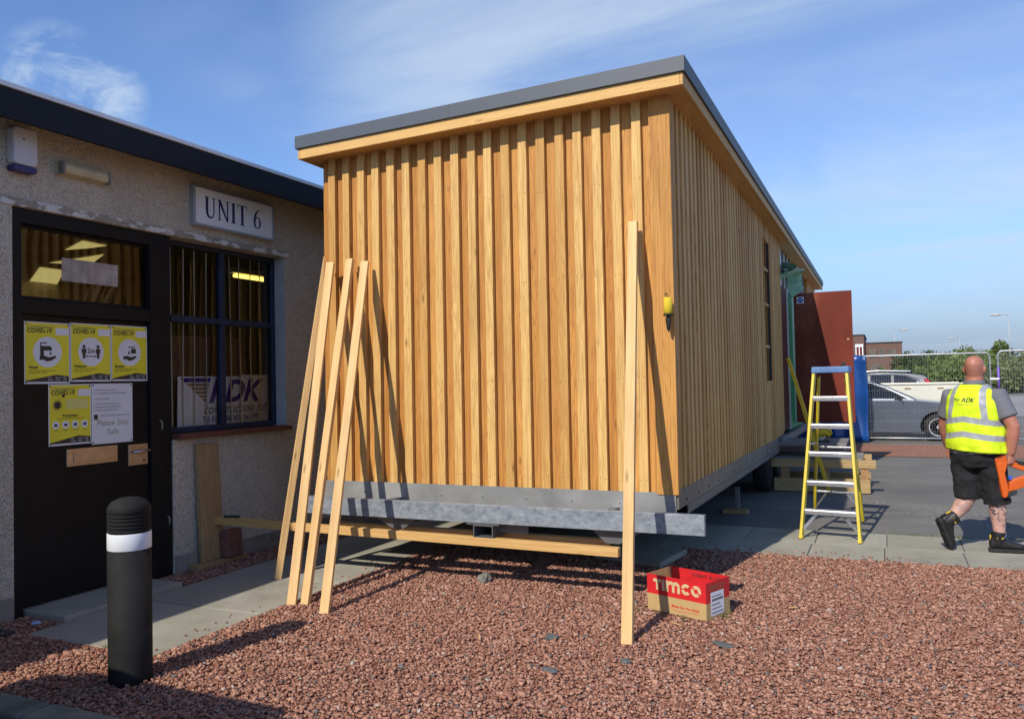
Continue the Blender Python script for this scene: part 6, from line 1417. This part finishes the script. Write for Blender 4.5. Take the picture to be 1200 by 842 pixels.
# socks and boots
sockm = cloth('grey blue sock', (0.15, 0.16, 0.23), .9)
b = MB(); b.tube([ANR + UPV * .03, ANR + UPV * .075], [.056, .054], 16); b.build('sock', sockm, man, local=True, smooth=True)
dl_ = (KNL - ANL).normalized(); b = MB(); b.tube([ANL + dl_ * .015, ANL + dl_ * .055], [.058, .055], 16); b.build('sock', sockm, man, local=True, smooth=True)
def boot(an, toe_d, up_d, lab=None):
    """ankle point, direction of the toes, direction up the shin"""
    toe_d, up_d = toe_d.normalized(), up_d.normalized(); sd_ = toe_d.cross(up_d).normalized()
    o0 = an - up_d * .10
    b = MB()
    def sec(x, w_, h0, h1):
        c = o0 + toe_d * x; return [c + sd_ * (w_ * math.copysign(abs(math.cos(t)) ** .8, math.cos(t))) + up_d * ((h0 + h1) / 2 + (h1 - h0) / 2 * math.copysign(abs(math.sin(t)) ** .7, math.sin(t))) for t in [2 * math.pi * k / 16 for k in range(16)]]
    b.loft([sec(-.085, .030, .03, .09), sec(-.075, .040, .02, .12), sec(-.03, .046, .02, .135), (sec(.04, .047, .02, .12)), sec(.10, .050, .02, .088), sec(.16, .050, .02, .075), sec(.195, .042, .022, .062), sec(.21, .025, .03, .05)])
    b.tube([o0 - toe_d * .02 + up_d * .06, o0 - toe_d * .015 + up_d * .12, o0 - toe_d * .008 + up_d * .175], [.055, .060, .064], 16)
    u = b.build('boot', pbr('black boot leather', (0.014, 0.013, 0.013), .5, 0, .3, 14, .2, 40), man, local=True); fuse(u, .008, 3)
    b = MB(); b.loft([[o0 + toe_d * x + sd_ * (w_ * s1) + up_d * z for s1, z in ((-1, 0), (1, 0), (1, .028), (-1, .028))] for x, w_ in ((-.092, .032), (-.07, .046), (-.02, .050), (.03, .048), (.09, .054), (.16, .054), (.20, .044), (.222, .024))])
    s_ = b.build('sole', M['rubber'], u, local=True, bevel=.004)
    b = MB()
    for x in (-.07, -.045, -.02, .05, .08, .11, .14, .17): b.bar(o0 + toe_d * x - sd_ * .038 - up_d * .004, o0 + toe_d * x + sd_ * .038 - up_d * .004, .012, .008, up_d)
    b.build('tread', M['rubber'], u, local=True)
    b = MB(); b.bar(o0 - toe_d * .076 + up_d * .10, o0 - toe_d * .076 + up_d * .145, .018, .010, toe_d); b.build('heel_tab', M['yellowtool'], u, local=True)
    b = MB(); p = o0 + sd_ * .050 - toe_d * .01 + up_d * .125; b.bar(p - toe_d * .025, p + toe_d * .025, .012, .014, sd_); b.build('boot_tag', M['yellowtool'], u, local=True)
    return u
boot(Vector((0.195, -0.02, 0.108)), Vector((1, 0.10, 0)), Vector((0, 0, 1)))
boot(ANL + Vector((0.004, 0, 0)), Vector((.34, .22, -1)).normalized(), Vector((.75, .30, .62)).normalized())
# ---- nail gun in his right hand
hg = WRR + HR_D * .085
hg = hg + Vector((-0.055, 0.012, -0.035))
ng = thing('nail_gun', 'orange cordless nail gun held in the walking man\'s right hand', 'nail gun', (0.70 + hg.x, 8.45 + hg.y, hg.z))
gx = Vector((1, 0.25, 0)).normalized(); gy = Vector((-.25, 1, 0)).normalized()      # lengthwise, across
def gp(x, z, y=0.0): return gx * x + gy * y + UPV * z
def slab_(pts, w_, name, mat, bev=.006, parent=ng):
    b = MB(); b.loft([[gp(x, z, -w_ / 2) for x, z in pts], [gp(x, z, w_ / 2) for x, z in pts]]); return b.build(name, mat, parent, local=True, bevel=bev)
slab_([(-.080, .085), (-.015, .120), (.015, .115), (.02, .02), (.0, -.05), (.03, -.20), (.012, -.26), (-.022, -.265), (-.055, -.05)], .060, 'body', M['orange'], .010)
slab_([(-.005, .062), (.015, .075), (.10, .045), (.20, .02), (.235, -.01), (.225, -.05), (.12, -.02), (.03, .022), (.0, .02)], .042, 'handle', M['orange'], .010)
slab_([(.10, .060), (.17, .052), (.215, .02), (.15, .015), (.10, .03)], .046, 'grip', M['rubber'], .006)
slab_([(.035, -.12), (.075, -.10), (.20, -.055), (.25, -.04), (.26, -.10), (.21, -.15), (.10, -.19), (.03, -.21)], .048, 'magazine', M['orange'], .008)
slab_([(.19, -.045), (.27, -.005), (.30, -.06), (.245, -.115)], .072, 'battery', M['rubber'], .008)
slab_([(.025, -.215), (.10, -.20), (.09, -.235), (.02, -.26)], .040, 'nose', M['darksteel'], .004)
b = MB(); b.lathe([(.016, 0), (.016, .008)], gp(.035, -.085, -.030), 14, -gy); b.build('button', pbr('blue button', (.02, .10, .55), .4), ng, local=True)
slab_([(.155, -.085), (.225, -.065), (.23, -.09), (.165, -.115)], .052, 'badge', M['white'], .002)
slab_([(-.055, .04), (-.02, .05), (-.018, -.03), (-.045, -.04)], .066, 'cover', M['orange'], .006)
